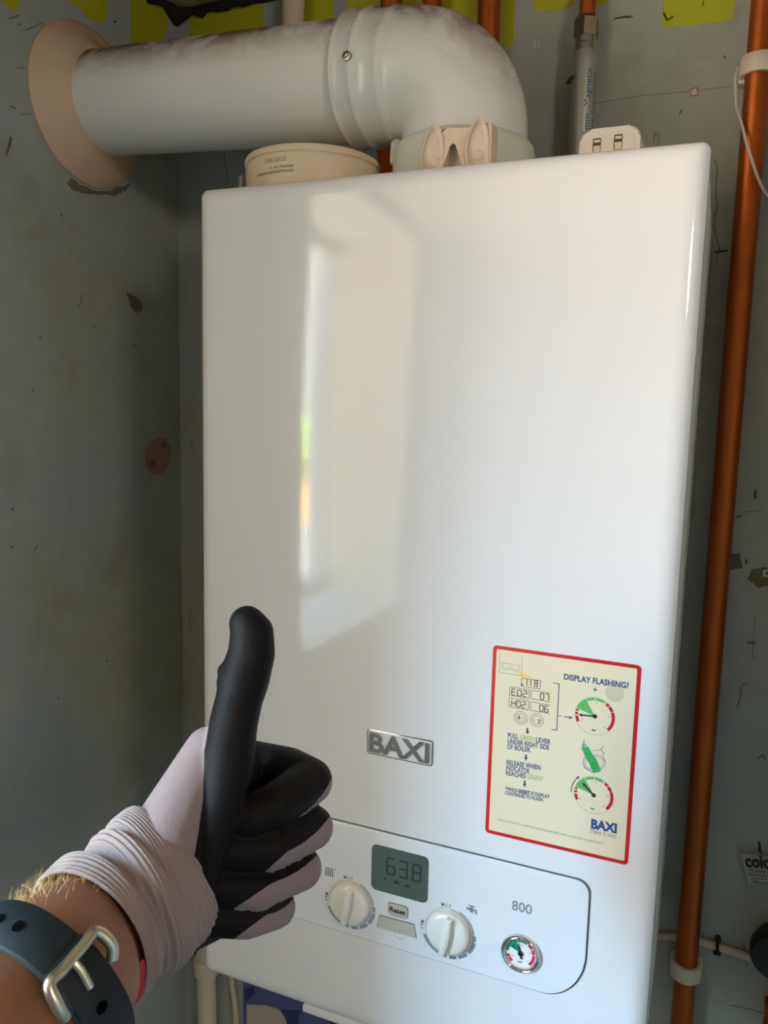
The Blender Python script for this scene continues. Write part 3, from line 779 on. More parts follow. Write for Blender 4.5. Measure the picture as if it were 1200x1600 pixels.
# fixing screw in the socket
sp_px = at(555, 87, 'y', .062)
axc = ax(.1075); rr = (sp_px - axc); rr = (rr - a_ * rr.dot(a_)).normalized(); q = axc + rr * .0555
bm = B(); lathe(bm, q - rr * .002, rr, [(0, .0042), (.0028, .0042), (.0038, .0036), (.0040, .0022), (.0026, .0019), (.0024, .0004)], 24, mi=0); obj('fixing_screw', bm, steel, flue, label='small round metal screw head')
# rubber wall seal
bm = B(); wo_ = Vector((XL, .132, .8335))
lathe(bm, wo_, (1, 0, 0), [(.0002, .0800), (.0024, .0802), (.0040, .0788), (.0080, .0740), (.0150, .0640), (.0215, .0560), (.0250, .0522), (.0275, .0512), (.0285, .0502), (.0270, .0495), (.0100, .0495)], 80)
for v in bm.verts:
    v.co.z += .0006 * mnoise.noise(v.co * 30)
obj('wall_seal', bm, rubber_cream, flue)
# sampling point plugs on the adaptor
PY = EY - .0635
saddle = [(.1835, .7000), (.1960, .7000), (.2000, .7260), (.2040, .7300), (.2085, .7270), (.2140, .7000), (.2352, .7000), (.2350, .7390), (.2300, .7400), (.2270, .7360), (.2200, .7380), (.2100, .7400), (.2000, .7370), (.1950, .7390), (.1880, .7300)]
bm = B(); prism(bm, [(u, v) for u, v in saddle], .016, lambda u, v, h: Vector((u, PY + .010 - h, v)), .002, 2); obj('sampling_saddle', bm, plug_beige, flue)
LEAF = [(-.0100, -.0060), (-.0078, -.0150), (-.0040, -.0215), (.0045, -.0215), (.0082, -.0150), (.0092, -.0040), (.0086, .0070), (.0062, .0150), (.0030, .0198), (-.0008, .0196), (-.0040, .0155), (-.0080, .0060)]
LEAF = [(p.x, p.y) for p in catmull([(u, v, 0) for u, v in LEAF + LEAF[:1]], 4)][:-1]
for (cx, cz) in ((.1895, .7215), (.2250, .7225)):
    th = math.radians(36)
    mpp = lambda u, v, h: Vector((cx + u * math.cos(th) + h * math.sin(th), PY - .010 + u * math.sin(th) - h * math.cos(th), cz + v))
    bm = B(); loops = []
    for sc_, h in ((.94, -.0035), (1.0, -.0028), (1.0, .0012), (.95, .0020), (.82, .0020), (.74, .0012), (.70, .0004)):
        loops.append([bm.verts.new(mpp(u * sc_, (v + .001) * (sc_ * .5 + .5 if sc_ > .9 else sc_ + .06) - .001, h)) for u, v in LEAF])
    n = len(LEAF)
    for l0, l1 in zip(loops, loops[1:]):
        for k in range(n): bm.faces.new((l0[k], l0[(k + 1) % n], l1[(k + 1) % n], l1[k]))
    bm.faces.new(loops[0]); bm.faces.new(loops[-1])
    pk = obj('sampling_plug', bm, plug_beige, flue, angle=50)
    bm = B(); lathe(bm, mpp(.001, -.007, .0002), mpp(0, 0, 1) - mpp(0, 0, 0), [(0, .0040), (.0007, .0040), (.0012, .0034)], 20); obj('plug_boss', bm, plug_beige, pk)
    bm = B(); lathe(bm, (cx, PY + .002, cz - .004), (0, -1, 0), [(0, .006), (.008, .006)], 24); obj('plug_stem', bm, plug_beige, pk)

# ------------------------------------------------------------------ things lying on the boiler
al = thing('smoke_alarm', 'round yellowed alarm with upside-down print, lying on the boiler top under the flue pipe', 'smoke alarm', (.058, .094, .6985))
AC = Vector((.058, .094, 0)); Z0 = .6985
bm = B(); lathe(bm, (AC.x, AC.y, Z0), (0, 0, 1), [(0, .0560), (.003, .0578), (.020, .0588), (.0300, .0594), (.0330, .0592), (.0342, .0586)], 80); obj('housing', bm, alarm_plastic, al)
bm = B(); lathe(bm, (AC.x, AC.y, Z0 + .0342), (0, 0, 1), [(0, .0592), (.0008, .0600), (.0035, .0602), (.0055, .0594), (.0068, .0570)], 80); obj('base_plate', bm, alarm_plastic, al)
bm = B()
def alarm_map(u, v, h):
    """u along the rim (m), v height: print on the side of the housing, upside down"""
    an = math.radians(-84) - u / .058
    s_ = (v - Z0) ; r = .0588 + (s_ - .020) * .06 + .0003
    return Vector((AC.x + r * math.cos(an), AC.y + r * math.sin(an), v))
for s_, u0, u1, z, cap in (('DO NOT PAINT', .000, .0205, Z0 + .0300, .0036), (None, -.0060, .0150, Z0 + .0232, .0016), (None, -.0060, .0300, Z0 + .0195, .0016)):
    b2 = B(); mpz = lambda u, v, h: Vector((u, v, 0))
    if s_: text_bm(b2, s_, mpz, (0, 0), (u1 - u0, 0), cap)
    else:
        rnd = random.Random(int(z * 1e4)); x = 0
        while x < u1 - u0:
            if rnd.random() < .85: line(b2, [(x, 0), (x, cap)], cap * .3, mpz); line(b2, [(x, rnd.choice((0, cap / 2, cap))), (x + cap * .5, rnd.choice((0, cap / 2, cap)))], cap * .25, mpz)
            x += cap * .8
    bmesh.ops.triangulate(b2, faces=b2.faces[:]); vm = {}; b2.verts.index_update()
    for v in b2.verts: vm[v.index] = bm.verts.new(alarm_map(u0 + v.co.x, z - v.co.y, 0))
    for f_ in b2.faces: bm.faces.new([vm[v.index] for v in f_.verts])
    b2.free()
obj('print', bm, alarm_print, al, smooth=False)

chg = thing('plug_charger', 'white plug-in charger with two ports, standing on boiler top by the silver pipe', 'charger', (.3135, .12, .6985))
fc = lambda u, v, h: Vector((u, .10 - h, v))
bm = B(); cx0, cx1, cz1 = .2905, .3362, .7452
o_ = rrect(cx0, .6985, cx1, cz1, .0085, 6)
prism(bm, o_, .045, lambda u, v, h: Vector((u, .145 - h, v)), .0025, 3); obj('charger_body', bm, charger_plastic, chg)
bm = B(); prism(bm, rrect(cx0 + .0035, .702, cx1 - .0035, cz1 - .0045, .0070, 6), .0007, fc, .0005, 2); obj('face_plate', bm, charger_plastic, chg)
for px, py in ((932.5, 222.5), (966, 216.5)):
    p = at(px, py, 'y', .099); x, z = p.x, p.z
    bm = B(); prism(bm, rrect(x - .0031, z - .0080, x + .0031, z + .0030, .0004, 2), .0004, lambda u, v, h: fc(u, v, h + .0007)); pt = obj('usb_port', bm, slot_dark, chg, smooth=False)
    bm = B(); prism(bm, [(x - .0022, z - .0002), (x + .0025, z - .0002), (x + .0025, z + .0018), (x - .0022, z + .0018)], .0004, lambda u, v, h: fc(u, v, h + .0011))
    prism(bm, [(x - .0024, z - .0078), (x + .0028, z - .0078), (x + .0028, z - .0026), (x - .0024, z - .0026)], .0003, lambda u, v, h: fc(u, v, h + .0011)); obj('port_tongue', bm, plug_beige, pt, smooth=False)

# ------------------------------------------------------------------ pipes on the back wall
GP = 'bare copper pipes on the back wall'
def copper_pipe(x, y, r, z0, z1, label, group=GP):
    bm = B(); lathe(bm, (x, y, z0), (0, 0, 1), [(0, r), (z1 - z0, r)], 40)
    o = obj('copper_pipe', bm, copper); tag(o, label, 'pipe', group); return o
YP = .266
copper_pipe(.0568, YP, .0115, .70, ZC, 'copper pipe behind the flue, nearest to the left wall')
copper_pipe(.1025, YP, .0098, .70, ZC, 'thinner copper pipe behind the flue elbow, between two others')
copper_pipe(.1640, YP, .0115, .70, ZC, 'copper pipe behind the right shoulder of the flue elbow')
copper_pipe(.4170, YP, .0108, ZF, ZC, 'long copper pipe held by two cream clips, right of the boiler')
bm = B(); sweep(bm, catmull([(.0008, YP + .003, .30), (-.035, YP + .003, .302), (-.0610, YP + .003, .33), (-.0625, YP + .003, .38), (-.0625, YP + .003, .70), (-.0625, YP + .003, ZC)], 6), .0125, 32); wp = obj('plastic_pipe', bm, white_pvc); tag(wp, 'cream plastic pipe rising behind the flue near the ceiling corner', 'pipe')

IX, IY = .2618, YP
inh = thing('scale_inhibitor', 'silver tubular scale inhibitor with blue print, on wall behind the charger', 'pipe fitting', (IX, IY, .70))
bm = B(); lathe(bm, (IX, IY, .7), (0, 0, 1), [(0, .0118), (.160, .0118), (.168, .0116), (.172, .0104)], 48); obj('inhibitor_body', bm, M('satin_silver', (186, 186, 180), .32, metal=.6), inh)
bm = B(); lathe(bm, (IX, IY, .872), (0, 0, 1), [(0, .0100), (.006, .0100), (.0065, .0108), (.0085, .0108), (.009, .0100), (.014, .0100)], 40); obj('inhibitor_neck', bm, chrome, inh)
bm = B(); lathe(bm, (IX, IY, .884), (0, 0, 1), [(0, .0112), (.001, .0122), (.0165, .0122), (.0178, .0108), (.020, .0095)], 6); obj('compression_nut', bm, brass, inh, angle=20)
bm = B(); lathe(bm, (IX, IY, .90), (0, 0, 1), [(0, .0076), (ZC - .90, .0076)], 32); obj('copper_tail', bm, copper, inh)
bm = B()
def cyl_text(s_, z0, z1, cap, adeg):
    b2 = B(); text_bm(b2, s_, lambda u, v, h: Vector((u, v, 0)), (0, 0), (z1 - z0, 0), cap)
    bmesh.ops.triangulate(b2, faces=b2.faces[:]); vm = {}; b2.verts.index_update()
    for v in b2.verts:
        an = math.radians(adeg) - (v.co.y - cap / 2) / .012
        vm[v.index] = bm.verts.new((IX + .01195 * math.cos(an), IY + .01195 * math.sin(an), z0 + v.co.x))
    for f_ in b2.faces: bm.faces.new([vm[v.index] for v in f_.verts])
    b2.free()
cyl_text('15mm  Magnetic', .789, .8535, .0062, -58)
cyl_text('Scale Inhibitor', .787, .8515, .0045, -18)
obj('inhibitor_print', bm, teal, inh, smooth=False)
bm = B(); lathe(bm, (IX - .0115, IY - .002, .8455), (0, 0, 1), [(0, .0030), (.004, .0030)], 12)
sweep(bm, [(IX - .016, IY + .004, .8475), (IX - .0125, IY - .004, .8475), (IX - .0065, IY - .0112, .8475)], .0018, 8); obj('band_screw', bm, brown_stain, inh)

# clips, wire, cable at the right
def clip(z, label, h=.0165):
    t = thing('pipe_clip', label, 'pipe clip', (.417, YB, z), 'cream clips on the right copper pipe')
    bm = B(); lathe(bm, (.417, YP, z - h / 2), (0, 0, 1), [(0, .0112), (0, .0148), (.001, .0155), (h - .001, .0155), (h, .0148), (h, .0112)], 40, False, False)
    obj('clip_ring', bm, clip_plastic, t, angle=50)
    bm = B(); box(bm, (.401, YP + .004, z - h * .7), (.433, YB - .0001, z + h * .42), .002); obj('clip_foot', bm, clip_plastic, t)
clip(.8385, 'cream clip holding the right copper pipe, near the top beside the thin white wire')
clip(-.0475, 'cream clip holding the right copper pipe, near the bottom above the cable')
ws = [at(x, y, 'y', yy) for x, y, yy in ((1153, 104, .275), (1149, 125, .27), (1150, 148, .266), (1151, 168, .262), (1158, 190, .252), (1166, 222, .246), (1176, 254, .246), (1186, 282, .250), (1194, 298, .256), (1204, 309, .262), (1225, 318, .270), (1250, 320, .281))]
bm = B(); sweep(bm, catmull(ws, 6), .0013, 10); tag(obj('thin_wire', bm, wire_white), 'thin white wire hanging from the upper pipe clip across the copper pipe', 'wire')
cs = [at(x, y, 'y', .2800) for x, y in ((985, 1463), (1027, 1462), (1060, 1465), (1090, 1470), (1120, 1479), (1155, 1490), (1192, 1502), (1240, 1515))]
bm = B(); sweep(bm, catmull(cs, 6), .0040, 14); tag(obj('cable', bm, cable_cream), 'cream cable fixed along the back wall behind the lower pipe clip', 'cable')
cc = at(1121, 1480, 'y', .2800)
bm = B(); sweep(bm, [cc + Vector((-.0004 * math.cos(t), -.0052 * math.sin(t), .0058 * math.cos(t))) for t in [PI * k / 12 for k in range(-1, 14)]], .0017, 8)
lathe(bm, cc + Vector((.0, .005, .0082)), (0, -1, 0), [(0, .0028), (.006, .0028), (.0075, .002)], 14)
box(bm, cc + Vector((-.0035, -.0055, -.0060)), cc + Vector((.0035, .0048, -.0042)), .0006)
tag(obj('cable_clip', bm, black_plastic), 'small black nail clip holding the cream cable to the back wall', 'cable clip')

# torn paper label on the wall
def lab(px, py, h=0.0): p = at(px, py, 'y', YB - .002 - h); return p
bm = B(); rows = []
for j in range(9):
    t = j / 8; row = []
    for i in range(13):
        s_ = i / 12
        xl = 1156 + (1170 - 1156) * t; xr = 1232 + (1222 - 1232) * t
        px = xl + (xr - xl) * s_; py = 1334 + 48 * t + 5 * s_ * (1 - t) - 10 * s_ * t
        hh = .004 * math.sin(s_ * 7 + t) * (.3 + .7 * s_) + .004
        row.append(bm.verts.new(lab(px, py, hh)))
    rows.append(row)
for j in range(8):
    for i in range(12): bm.faces.new((rows[j][i], rows[j + 1][i], rows[j + 1][i + 1], rows[j][i + 1]))
r_ = bmesh.ops.solidify(bm, geom=bm.faces[:], thickness=.0003)
pl_ = obj('paper_label', bm, paper); tag(pl_, 'torn white paper label with black print on the back wall at the right edge', 'label')
bm = B(); b2 = B()
fl = lambda u, v, h: Vector((u, YB - .0105, v))
A_ = at(1165, 1354, 'y', YB - .0105); Bq = at(1206, 1357, 'y', YB - .0105)
text_bm(bm, 'colo', fl, (A_.x, A_.z), (Bq.x, Bq.z), .0125, .03)
def scribble(bm, p, L_, slope, cap, mp, n, rnd):
    """a line of small print too small to read: short upright strokes"""
    x = 0
    while x < L_:
        if rnd.random() < .82: line(bm, [(p[0] + x, p[1] + slope * x), (p[0] + x + rnd.uniform(-.2, .4) * cap, p[1] + slope * x + cap * rnd.choice((.6, .7, 1)))], cap * .2, mp)
        if rnd.random() < .5: line(bm, [(p[0] + x, p[1] + slope * x + cap * rnd.choice((.05, .6))), (p[0] + x + cap * .45, p[1] + slope * x + cap * rnd.choice((.05, .6)))], cap * .18, mp)
        x += cap * .55
for k, (x_, y_) in enumerate(((1169, 1361), (1171, 1367), (1173, 1373), (1175, 1379))):
    A_ = at(x_, y_, 'y', YB - .0105); scribble(bm, (A_.x, A_.z), .024 - .0012 * k, .14, .0024, fl, 0, random.Random(k))
obj('label_print', bm, ink_black, pl_, smooth=False)

bp = at(1216, 1500, 'y', .25)
bm = B(); lathe(bm, (bp.x, YB - .0002, bp.z), (0, -1, 0), [(0, .018), (.012, .019), (.016, .0245), (.030, .0255), (.0345, .0235), (.036, .018), (.0362, .001)], 40)
tag(obj('round_cap', bm, black_plastic), 'round black cap on the back wall at the end of the cable', 'cap')
bq = at(1212, 1592, 'y', .262)
bm = B(); sweep(bm, [(bq.x, .262, bq.z + .010), (bq.x - .002, .262, bq.z - .01), (bq.x - .006, .262, bq.z - .3), (bq.x - .006, .262, ZF)], .0095, 20)
lathe(bm, (bq.x, .262, bq.z + .004), (0, 0, 1), [(0, .0125), (.013, .0125)], 6); box(bm, (bq.x - .004, .266, bq.z - .002), (bq.x + .004, YB - .0001, bq.z + .006))
tag(obj('copper_stub', bm, copper), 'short capped copper pipe at the lower right, below the round black cap', 'pipe')

# lower left: plastic pipe with a socket, thin cable, cards below the boiler
t = thing('waste_pipe', 'cream plastic waste pipe with a socket, below the lower left corner of the boiler', 'pipe', (-.194, .266, -.35))
q0 = at(324, 1560, 'y', .266)
bm = B(); sweep(bm, [(q0.x + .002, .266, ZF), (q0.x + .001, .266, -.40), (q0.x - .002, .266, -.22), (q0.x - .002, .266, -.16)], .0128, 32)
sweep(bm, [(q0.x - .002, .266, -.16), (q0.x + .02, .266, -.158), (.02, .266, -.150)], .0128, 24); obj('pipe_run', bm, white_pvc, t)
q1 = at(317, 1505, 'y', .266)
bm = B(); lathe(bm, (q0.x - .0005, .266, q1.z - .012), (0, 0, 1), [(0, .0135), (0, .0165), (.022, .0172), (.024, .0160), (.024, .0135)], 36); box(bm, (q0.x - .012, .272, q1.z - .010), (q0.x + .012, YB - .0001, q1.z + .010)); obj('socket', bm, white_pvc, t)
th = [at(x, y, 'y', .2805) for x, y in ((360, 1520), (366, 1560), (369, 1600), (368, 1660))]
bm = B(); sweep(bm, catmull(th, 5), .0040, 12); tag(obj('thin_cable', bm, cable_cream), 'thin cream cable on the back wall, right of the cream waste pipe', 'cable')
cdm = lambda u, v, h: Vector((u, YB - .0004 - h, v))
cd = thing('printed_card', 'blue and beige card on the back wall under the boiler', 'card', (-.06, YB, -.35))
def onc(px, py): p = at(px, py, 'y', YB - .001); return (p.x, p.z)
bm = B(); prism(bm, [onc(380, 1700), onc(640, 1790), onc(640, 1560), onc(380, 1500)], .0012, cdm); obj('card_sheet', bm, leaf_blue, cd, smooth=False)
bm = B(); flat(bm, [onc(386, 1700), onc(386, 1569), onc(415, 1570), onc(436, 1576), onc(446, 1590), onc(452, 1612), onc(450, 1720)], cdm, .0014); obj('beige_shape', bm, leaf_beige, cd, smooth=False)
bm = B(); flat(bm, [onc(382, 1545), onc(384, 1566), onc(398, 1552), onc(398, 1540)], cdm, .0014); obj('navy_fold', bm, leaf_navy, cd, smooth=False); bm = B(); flat(bm, [onc(440, 1576), onc(470, 1578), onc(462, 1620), onc(452, 1612)], cdm, .0013); obj('navy_fold', bm, leaf_navy, cd, smooth=False); bm = B(); flat(bm, [onc(514, 1570), onc(560, 1560), onc(560, 1650), onc(516, 1600)], cdm, .0013); obj('navy_fold', bm, leaf_navy, cd, smooth=False)

# ------------------------------------------------------------------ the photographer's gloved left hand, thumb up
import numpy as np
skin = M('tanned_skin', (128, 82, 56), .5, mottle=.3, mscale=45, bump=.25, bscale=500)
hair_mat = M('blond_arm_hair', (200, 168, 108), .4)
cuff_mat = M('pinkish_white_knit', (140, 123, 119), .85, bump=.3, bscale=1500)
hem_red = M('red_hem', (170, 20, 44), .8)
strap_mat = M('dark_teal_silicone', (20, 29, 33), .6, spec=.3)
hole_mat = M('strap_hole', (3, 3, 3), .95, spec=.05)

def glove_mat():
    m = bpy.data.materials.new('coated_work_glove'); m.use_nodes = True
    t = m.node_tree; b = t.nodes['Principled BSDF']
    at_ = t.nodes.new('ShaderNodeAttribute'); at_.attribute_name = 'coat'
    co = t.nodes.new('ShaderNodeTexCoord')
    n = t.nodes.new('ShaderNodeTexNoise'); n.inputs['Scale'].default_value = 260; n.inputs['Detail'].default_value = 4
    t.links.new(co.outputs['Object'], n.inputs['Vector'])
    # ragged coating edge
    ad = t.nodes.new('ShaderNodeMath'); ad.operation = 'MULTIPLY_ADD'; ad.inputs[1].default_value = .6; t.links.new(n.outputs['Fac'], ad.inputs[0]); t.links.new(at_.outputs['Fac'], ad.inputs[2])
    mr_ = t.nodes.new('ShaderNodeMapRange'); mr_.inputs['From Min'].default_value = .15; mr_.inputs['From Max'].default_value = .45; t.links.new(ad.outputs[0], mr_.inputs['Value'])
    mx = t.nodes.new('ShaderNodeMix'); mx.data_type = 'RGBA'
    mx.inputs['A'].default_value = (*lin((134, 118, 117)), 1); mx.inputs['B'].default_value = (*lin((14, 10, 9)), 1)
    b.inputs['Specular IOR Level'].default_value = .15
    t.links.new(mr_.outputs[0], mx.inputs['Factor']); t.links.new(mx.outputs['Result'], b.inputs['Base Color'])
    r = t.nodes.new('ShaderNodeMapRange'); r.inputs['To Min'].default_value = .9; r.inputs['To Max'].default_value = .62; t.links.new(mr_.outputs[0], r.inputs['Value']); t.links.new(r.outputs[0], b.inputs['Roughness'])
    n2 = t.nodes.new('ShaderNodeTexNoise'); n2.inputs['Scale'].default_value = 1400; n2.inputs['Detail'].default_value = 2
    t.links.new(co.outputs['Object'], n2.inputs['Vector'])
    bp_ = t.nodes.new('ShaderNodeBump'); bp_.inputs['Strength'].default_value = .35; bp_.inputs['Distance'].default_value = .0006
    t.links.new(n2.outputs['Fac'], bp_.inputs['Height']); t.links.new(bp_.outputs[0], b.inputs['Normal'])
    return m

def hull(bm, balls):
    """convex hull of spheres (centre, radius), added to bm"""
    tb = bmesh.new()
    for c, r in balls:
        for v in _BALL: tb.verts.new(c + v * r)
    bmesh.ops.convex_hull(tb, input=tb.verts[:])
    keep = [v for v in tb.verts if v.link_faces]; mp_ = {}
    tb.verts.index_update()
    for v in keep: mp_[v.index] = bm.verts.new(v.co)
    for f_ in tb.faces: bm.faces.new([mp_[v.index] for v in f_.verts])
    tb.free()
_tb = bmesh.new(); bmesh.ops.create_icosphere(_tb, subdivisions=3, radius=1); _BALL = [v.co.copy() for v in _tb.verts]; _tb.free()

def J(px, py, d, rpx): return (dep(px, py, d), rpx * d / F_PX)
THUMB = [J(386, 974, .386, 28), J(394, 990, .386, 34), J(393, 1022, .385, 37), J(381, 1062, .383, 40), J(374, 1092, .380, 37), J(365, 1130, .376, 38), J(357, 1180, .371, 41)]
RIDGE = [J(357, 1180, .371, 41), J(350, 1235, .366, 35), J(336, 1295, .362, 29), J(322, 1355, .360, 24), J(309, 1410, .360, 20), J(301, 1458, .361, 18), J(292, 1482, .3595, 17)]
INDEX = [J(394, 1196, .425, 38), J(448, 1206, .415, 38), J(484, 1221, .404, 36), J(430, 1258, .381, 34), J(388, 1278, .375, 32)]
MIDDLE = [J(400, 1270, .43, 38), J(487, 1293, .402, 34), J(424, 1324, .379, 34), J(362, 1328, .371, 31)]
RINGF = [J(395, 1345, .43, 36), J(470, 1357, .400, 33), J(404, 1387, .377, 32), J(346, 1384, .369, 31)]
PINKY = [J(382, 1408, .425, 34), J(431, 1418, .397, 31), J(386, 1436, .376, 29), J(338, 1436, .369, 27)]
W1, W2 = J(270, 1292, .362, 58), J(252, 1440, .362, 62)
bm = B()
for ch in (THUMB, RIDGE, INDEX, MIDDLE, RINGF, PINKY):
    for a, b_ in zip(ch, ch[1:]): hull(bm, [a, b_])
hull(bm, [W1, W2, J(358, 1185, .388, 38), J(310, 1430, .378, 34), J(326, 1172, .377, 37)])                  # thenar side of the palm
hull(bm, [W1, W2, INDEX[0], PINKY[0]])                                             # back of the hand
hull(bm, [INDEX[0], MIDDLE[0], RINGF[0], PINKY[0], J(350, 1250, .385, 26), J(325, 1400, .378, 26)])   # palm core
# knuckle roll and creases on the thumb
hull(bm, [J(354, 1049, .383, 15), J(372, 1056, .378, 14)]); hull(bm, [J(350, 1066, .382, 12.5), J(366, 1070, .378, 12)])
me = bpy.data.meshes.new('glove'); bm.to_mesh(me); bm.free()
tmp = bpy.data.objects.new('glove', me); C.objects.link(tmp)
md = tmp.modifiers.new('remesh', 'REMESH'); md.mode = 'VOXEL'; md.voxel_size = .0010
sm = tmp.modifiers.new('smooth', 'SMOOTH'); sm.factor = .5; sm.iterations = 6
dg = bpy.context.evaluated_depsgraph_get(); dg.update()
gme = bpy.data.meshes.new_from_object(tmp.evaluated_get(dg)); bpy.data.objects.remove(tmp)
gme.name = 'glove'
co = np.empty(len(gme.vertices) * 3); gme.vertices.foreach_get('co', co); co = co.reshape(-1, 3)
# coating: black except the back of the hand and the backs of the finger joints (value in millimetres from its edge)
def seg_dist(pts, a, b_):
    a, b_ = np.array(a), np.array(b_); ab = b_ - a; t_ = np.clip(((pts - a) @ ab) / (ab @ ab), 0, 1)
    return np.linalg.norm(pts - a - t_[:, None] * ab, axis=1)
def chain_dist(pts, ch): return np.min([seg_dist(pts, a[0], b_[0]) - (a[1] + b_[1]) / 2 for a, b_ in zip(ch, ch[1:])], axis=0)
edge = [dep(x, y, .355) for x, y in ((334, 1078), (328, 1120), (319, 1175), (317, 1250), (309, 1305), (300, 1360), (295, 1420), (292, 1470), (280, 1510))]
# left of the edge polyline is bare knit
u_ = np.array(RIGHT); v_ = np.array(DOWN); rel = co - np.array(CAM); wz = rel @ np.array(FWD)
el_ = [np.array(e_ - CAM) for e_ in edge]; ey = np.array([(e_ @ v_) for e_ in el_]); ex_ = np.array([(e_ @ u_) for e_ in el_])
k_ = .355 / wz
coat = (rel @ u_ * k_ - np.interp(rel @ v_ * k_, ey, ex_)) * 1000
dists = np.array([chain_dist(co, ch) for ch in (INDEX, MIDDLE, RINGF, PINKY)])
near = np.argmin(dists, axis=0)
other = np.minimum(chain_dist(co, THUMB), chain_dist(co, RIDGE))
px_ = rel @ u_ / wz * F_PX + 600; py_ = rel @ v_ / wz * F_PX + 800
lines = [((470, 1274), (522, 1206)), ((450, 1330), (520, 1268)), ((426, 1379), (504, 1326)), ((417, 1429), (467, 1392))]
for i, (p, q) in enumerate(lines):
    p, q = np.array(p, float), np.array(q, float); L_ = np.linalg.norm(q - p); d_ = (q - p) / L_; n_ = np.array((d_[1], -d_[0]))
    rx, ry = px_ - p[0], py_ - p[1]; along = (rx * d_[0] + ry * d_[1]) / L_; away = -(rx * n_[0] + ry * n_[1])
    if n_[0] + n_[1] > 0: away = -away
    lim = 7 * np.clip(1 - (2 * along - 1) ** 2, 0, 1)
    bend = (lim - away) * .31
    sel = (near == i) & (dists[i] < .005) & (other > .001) & (coat > 0)
    coat[sel] = np.minimum(np.maximum(coat[sel], 3), bend[sel])
at_l = gme.attributes.new('coat', 'FLOAT', 'POINT'); at_l.data.foreach_set('value', coat.astype(np.float32))
for p in gme.polygons: p.use_smooth = True
gme.materials.append(glove_mat())

person = thing('person', "person's left arm held up in front, black-palmed work glove giving a thumbs up", 'person', dep(136, 1470, .31))
glove = bpy.data.objects.new('glove', gme); C.objects.link(glove); put(glove, person)
glove['label'] = 'black-coated palm and fingers with a pale knit back'

# arm, cuff and watch follow rings given by their two visible edges
def ring_frame(U, L):
    """U, L = (px, py) of the two edges, d depth -> centre, half width vector"""
    return None
def loft_frames(defs):
    out = []
    for (ux, uy), (lx, ly), d, fl_ in defs:
        U, L_ = dep(ux, uy, d), dep(lx, ly, d); out.append([(U + L_) / 2, (U - L_) / 2, fl_])
    fr = []
    for i, (c, hw, fl_) in enumerate(out):
        ax_ = (out[min(i + 1, len(out) - 1)][0] - out[max(i - 1, 0)][0]).normalized()
        hw2 = hw - ax_ * hw.dot(ax_) * .75
        n_ = ax_.cross(hw2).normalized()
        fr.append((c, hw2, n_ * hw2.length * fl_, ax_))
    return fr
def fr_at(fr, t):
    """smooth interpolation of frames, t in 0..len-1"""
    i = min(int(t), len(fr) - 2); f_ = t - i
    def cr(k, get):
        p0, p1, p2, p3 = (get(fr[max(i - 1, 0)]), get(fr[i]), get(fr[i + 1]), get(fr[min(i + 2, len(fr) - 1)]))
        return .5 * ((2 * p1) + (p2 - p0) * f_ + (2 * p0 - 5 * p1 + 4 * p2 - p3) * f_ * f_ + (3 * p1 - p0 - 3 * p2 + p3) * f_ ** 3)
    return cr(0, lambda q: q[0]), cr(1, lambda q: q[1]), cr(2, lambda q: q[2])
def loft(bm, fr, t0, t1, nt, seg, fn=lambda t, a: 1.0, off=0.0, cap0=False, cap1=False, mi=0):
    rings = []
    for j in range(nt + 1):
        t = t0 + (t1 - t0) * j / nt; c, hw, nw = fr_at(fr, t)
        row = []
        for k in range(seg):
            a = 2 * PI * k / seg; s_ = fn(t, a)
            p = hw * math.cos(a) * s_ + nw * math.sin(a) * s_
            row.append(bm.verts.new(c + p + p.normalized() * off))
        rings.append(row)
    for j in range(nt):
        for k in range(seg): bm.faces.new((rings[j][k], rings[j][(k + 1) % seg], rings[j + 1][(k + 1) % seg], rings[j + 1][k])).material_index = mi
    if cap0: bm.faces.new(rings[0])
    if cap1: bm.faces.new(rings[-1])
    return rings

CUFF = loft_frames([((278, 1200), (288, 1462), .370, .60), ((256, 1216), (286, 1492), .366, .66), ((217, 1256), (262, 1515), .359, .72), ((184, 1286), (238, 1530), .351, .78), ((142, 1330), (210, 1550), .342, .82), ((114, 1334), (200, 1568), .3365, .82), ((88, 1356), (189, 1588), .3290, .80)])
def cuff_fn(t, a):
    rib = .013 * math.sin(t * 2 * PI * 5.3)
    fold = -.17 * math.exp(-((t - 3.75 - .45 * math.sin(a + .4)) / .2) ** 2) - .13 * math.exp(-((t - 2.35 - .5 * math.sin(a + .9)) / .2) ** 2) * (.6 + .4 * math.cos(a - .8)) + .03 * math.exp(-((t - 3.0 - .4 * math.sin(a)) / .3) ** 2) + .02 * math.exp(-((t - 4.9) / .4) ** 2)
    return 1 + rib + fold + .012 * math.sin(3 * a + t) * min(1, t)
bm = B(); rr_ = loft(bm, CUFF, 0, 6, 260, 96, cuff_fn)
inner = loft(bm, CUFF, 6, 4.6, 12, 96, lambda t, a: cuff_fn(6, a) * .965)
for k in range(96): bm.faces.new((rr_[-1][k], rr_[-1][(k + 1) % 96], inner[0][(k + 1) % 96], inner[0][k]))
cuff = obj('cuff', bm, cuff_mat, person, angle=180)
bm = B(); RS = 1 if CUFF[-1][2].dot(FWD) < 0 else -1
r0 = []
for j in range(4):
    row = []
    for k in range(30):
        a = RS * PI * (.62 + .38 * k / 29); c, hw, nw = fr_at(CUFF, 5.985 + .0 * j)
        s_ = cuff_fn(6, a) * (.985 - .02 * j)
        axd = CUFF[-1][3]
        row.append(bm.verts.new(c + hw * math.cos(a) * s_ + nw * math.sin(a) * s_ + axd * (.0012 + .0016 * j)))
    r0.append(row)
for j in range(3):
    for k in range(29): bm.faces.new((r0[j][k], r0[j][k + 1], r0[j + 1][k + 1], r0[j + 1][k]))
obj('red_hem', bm, hem_red, cuff)

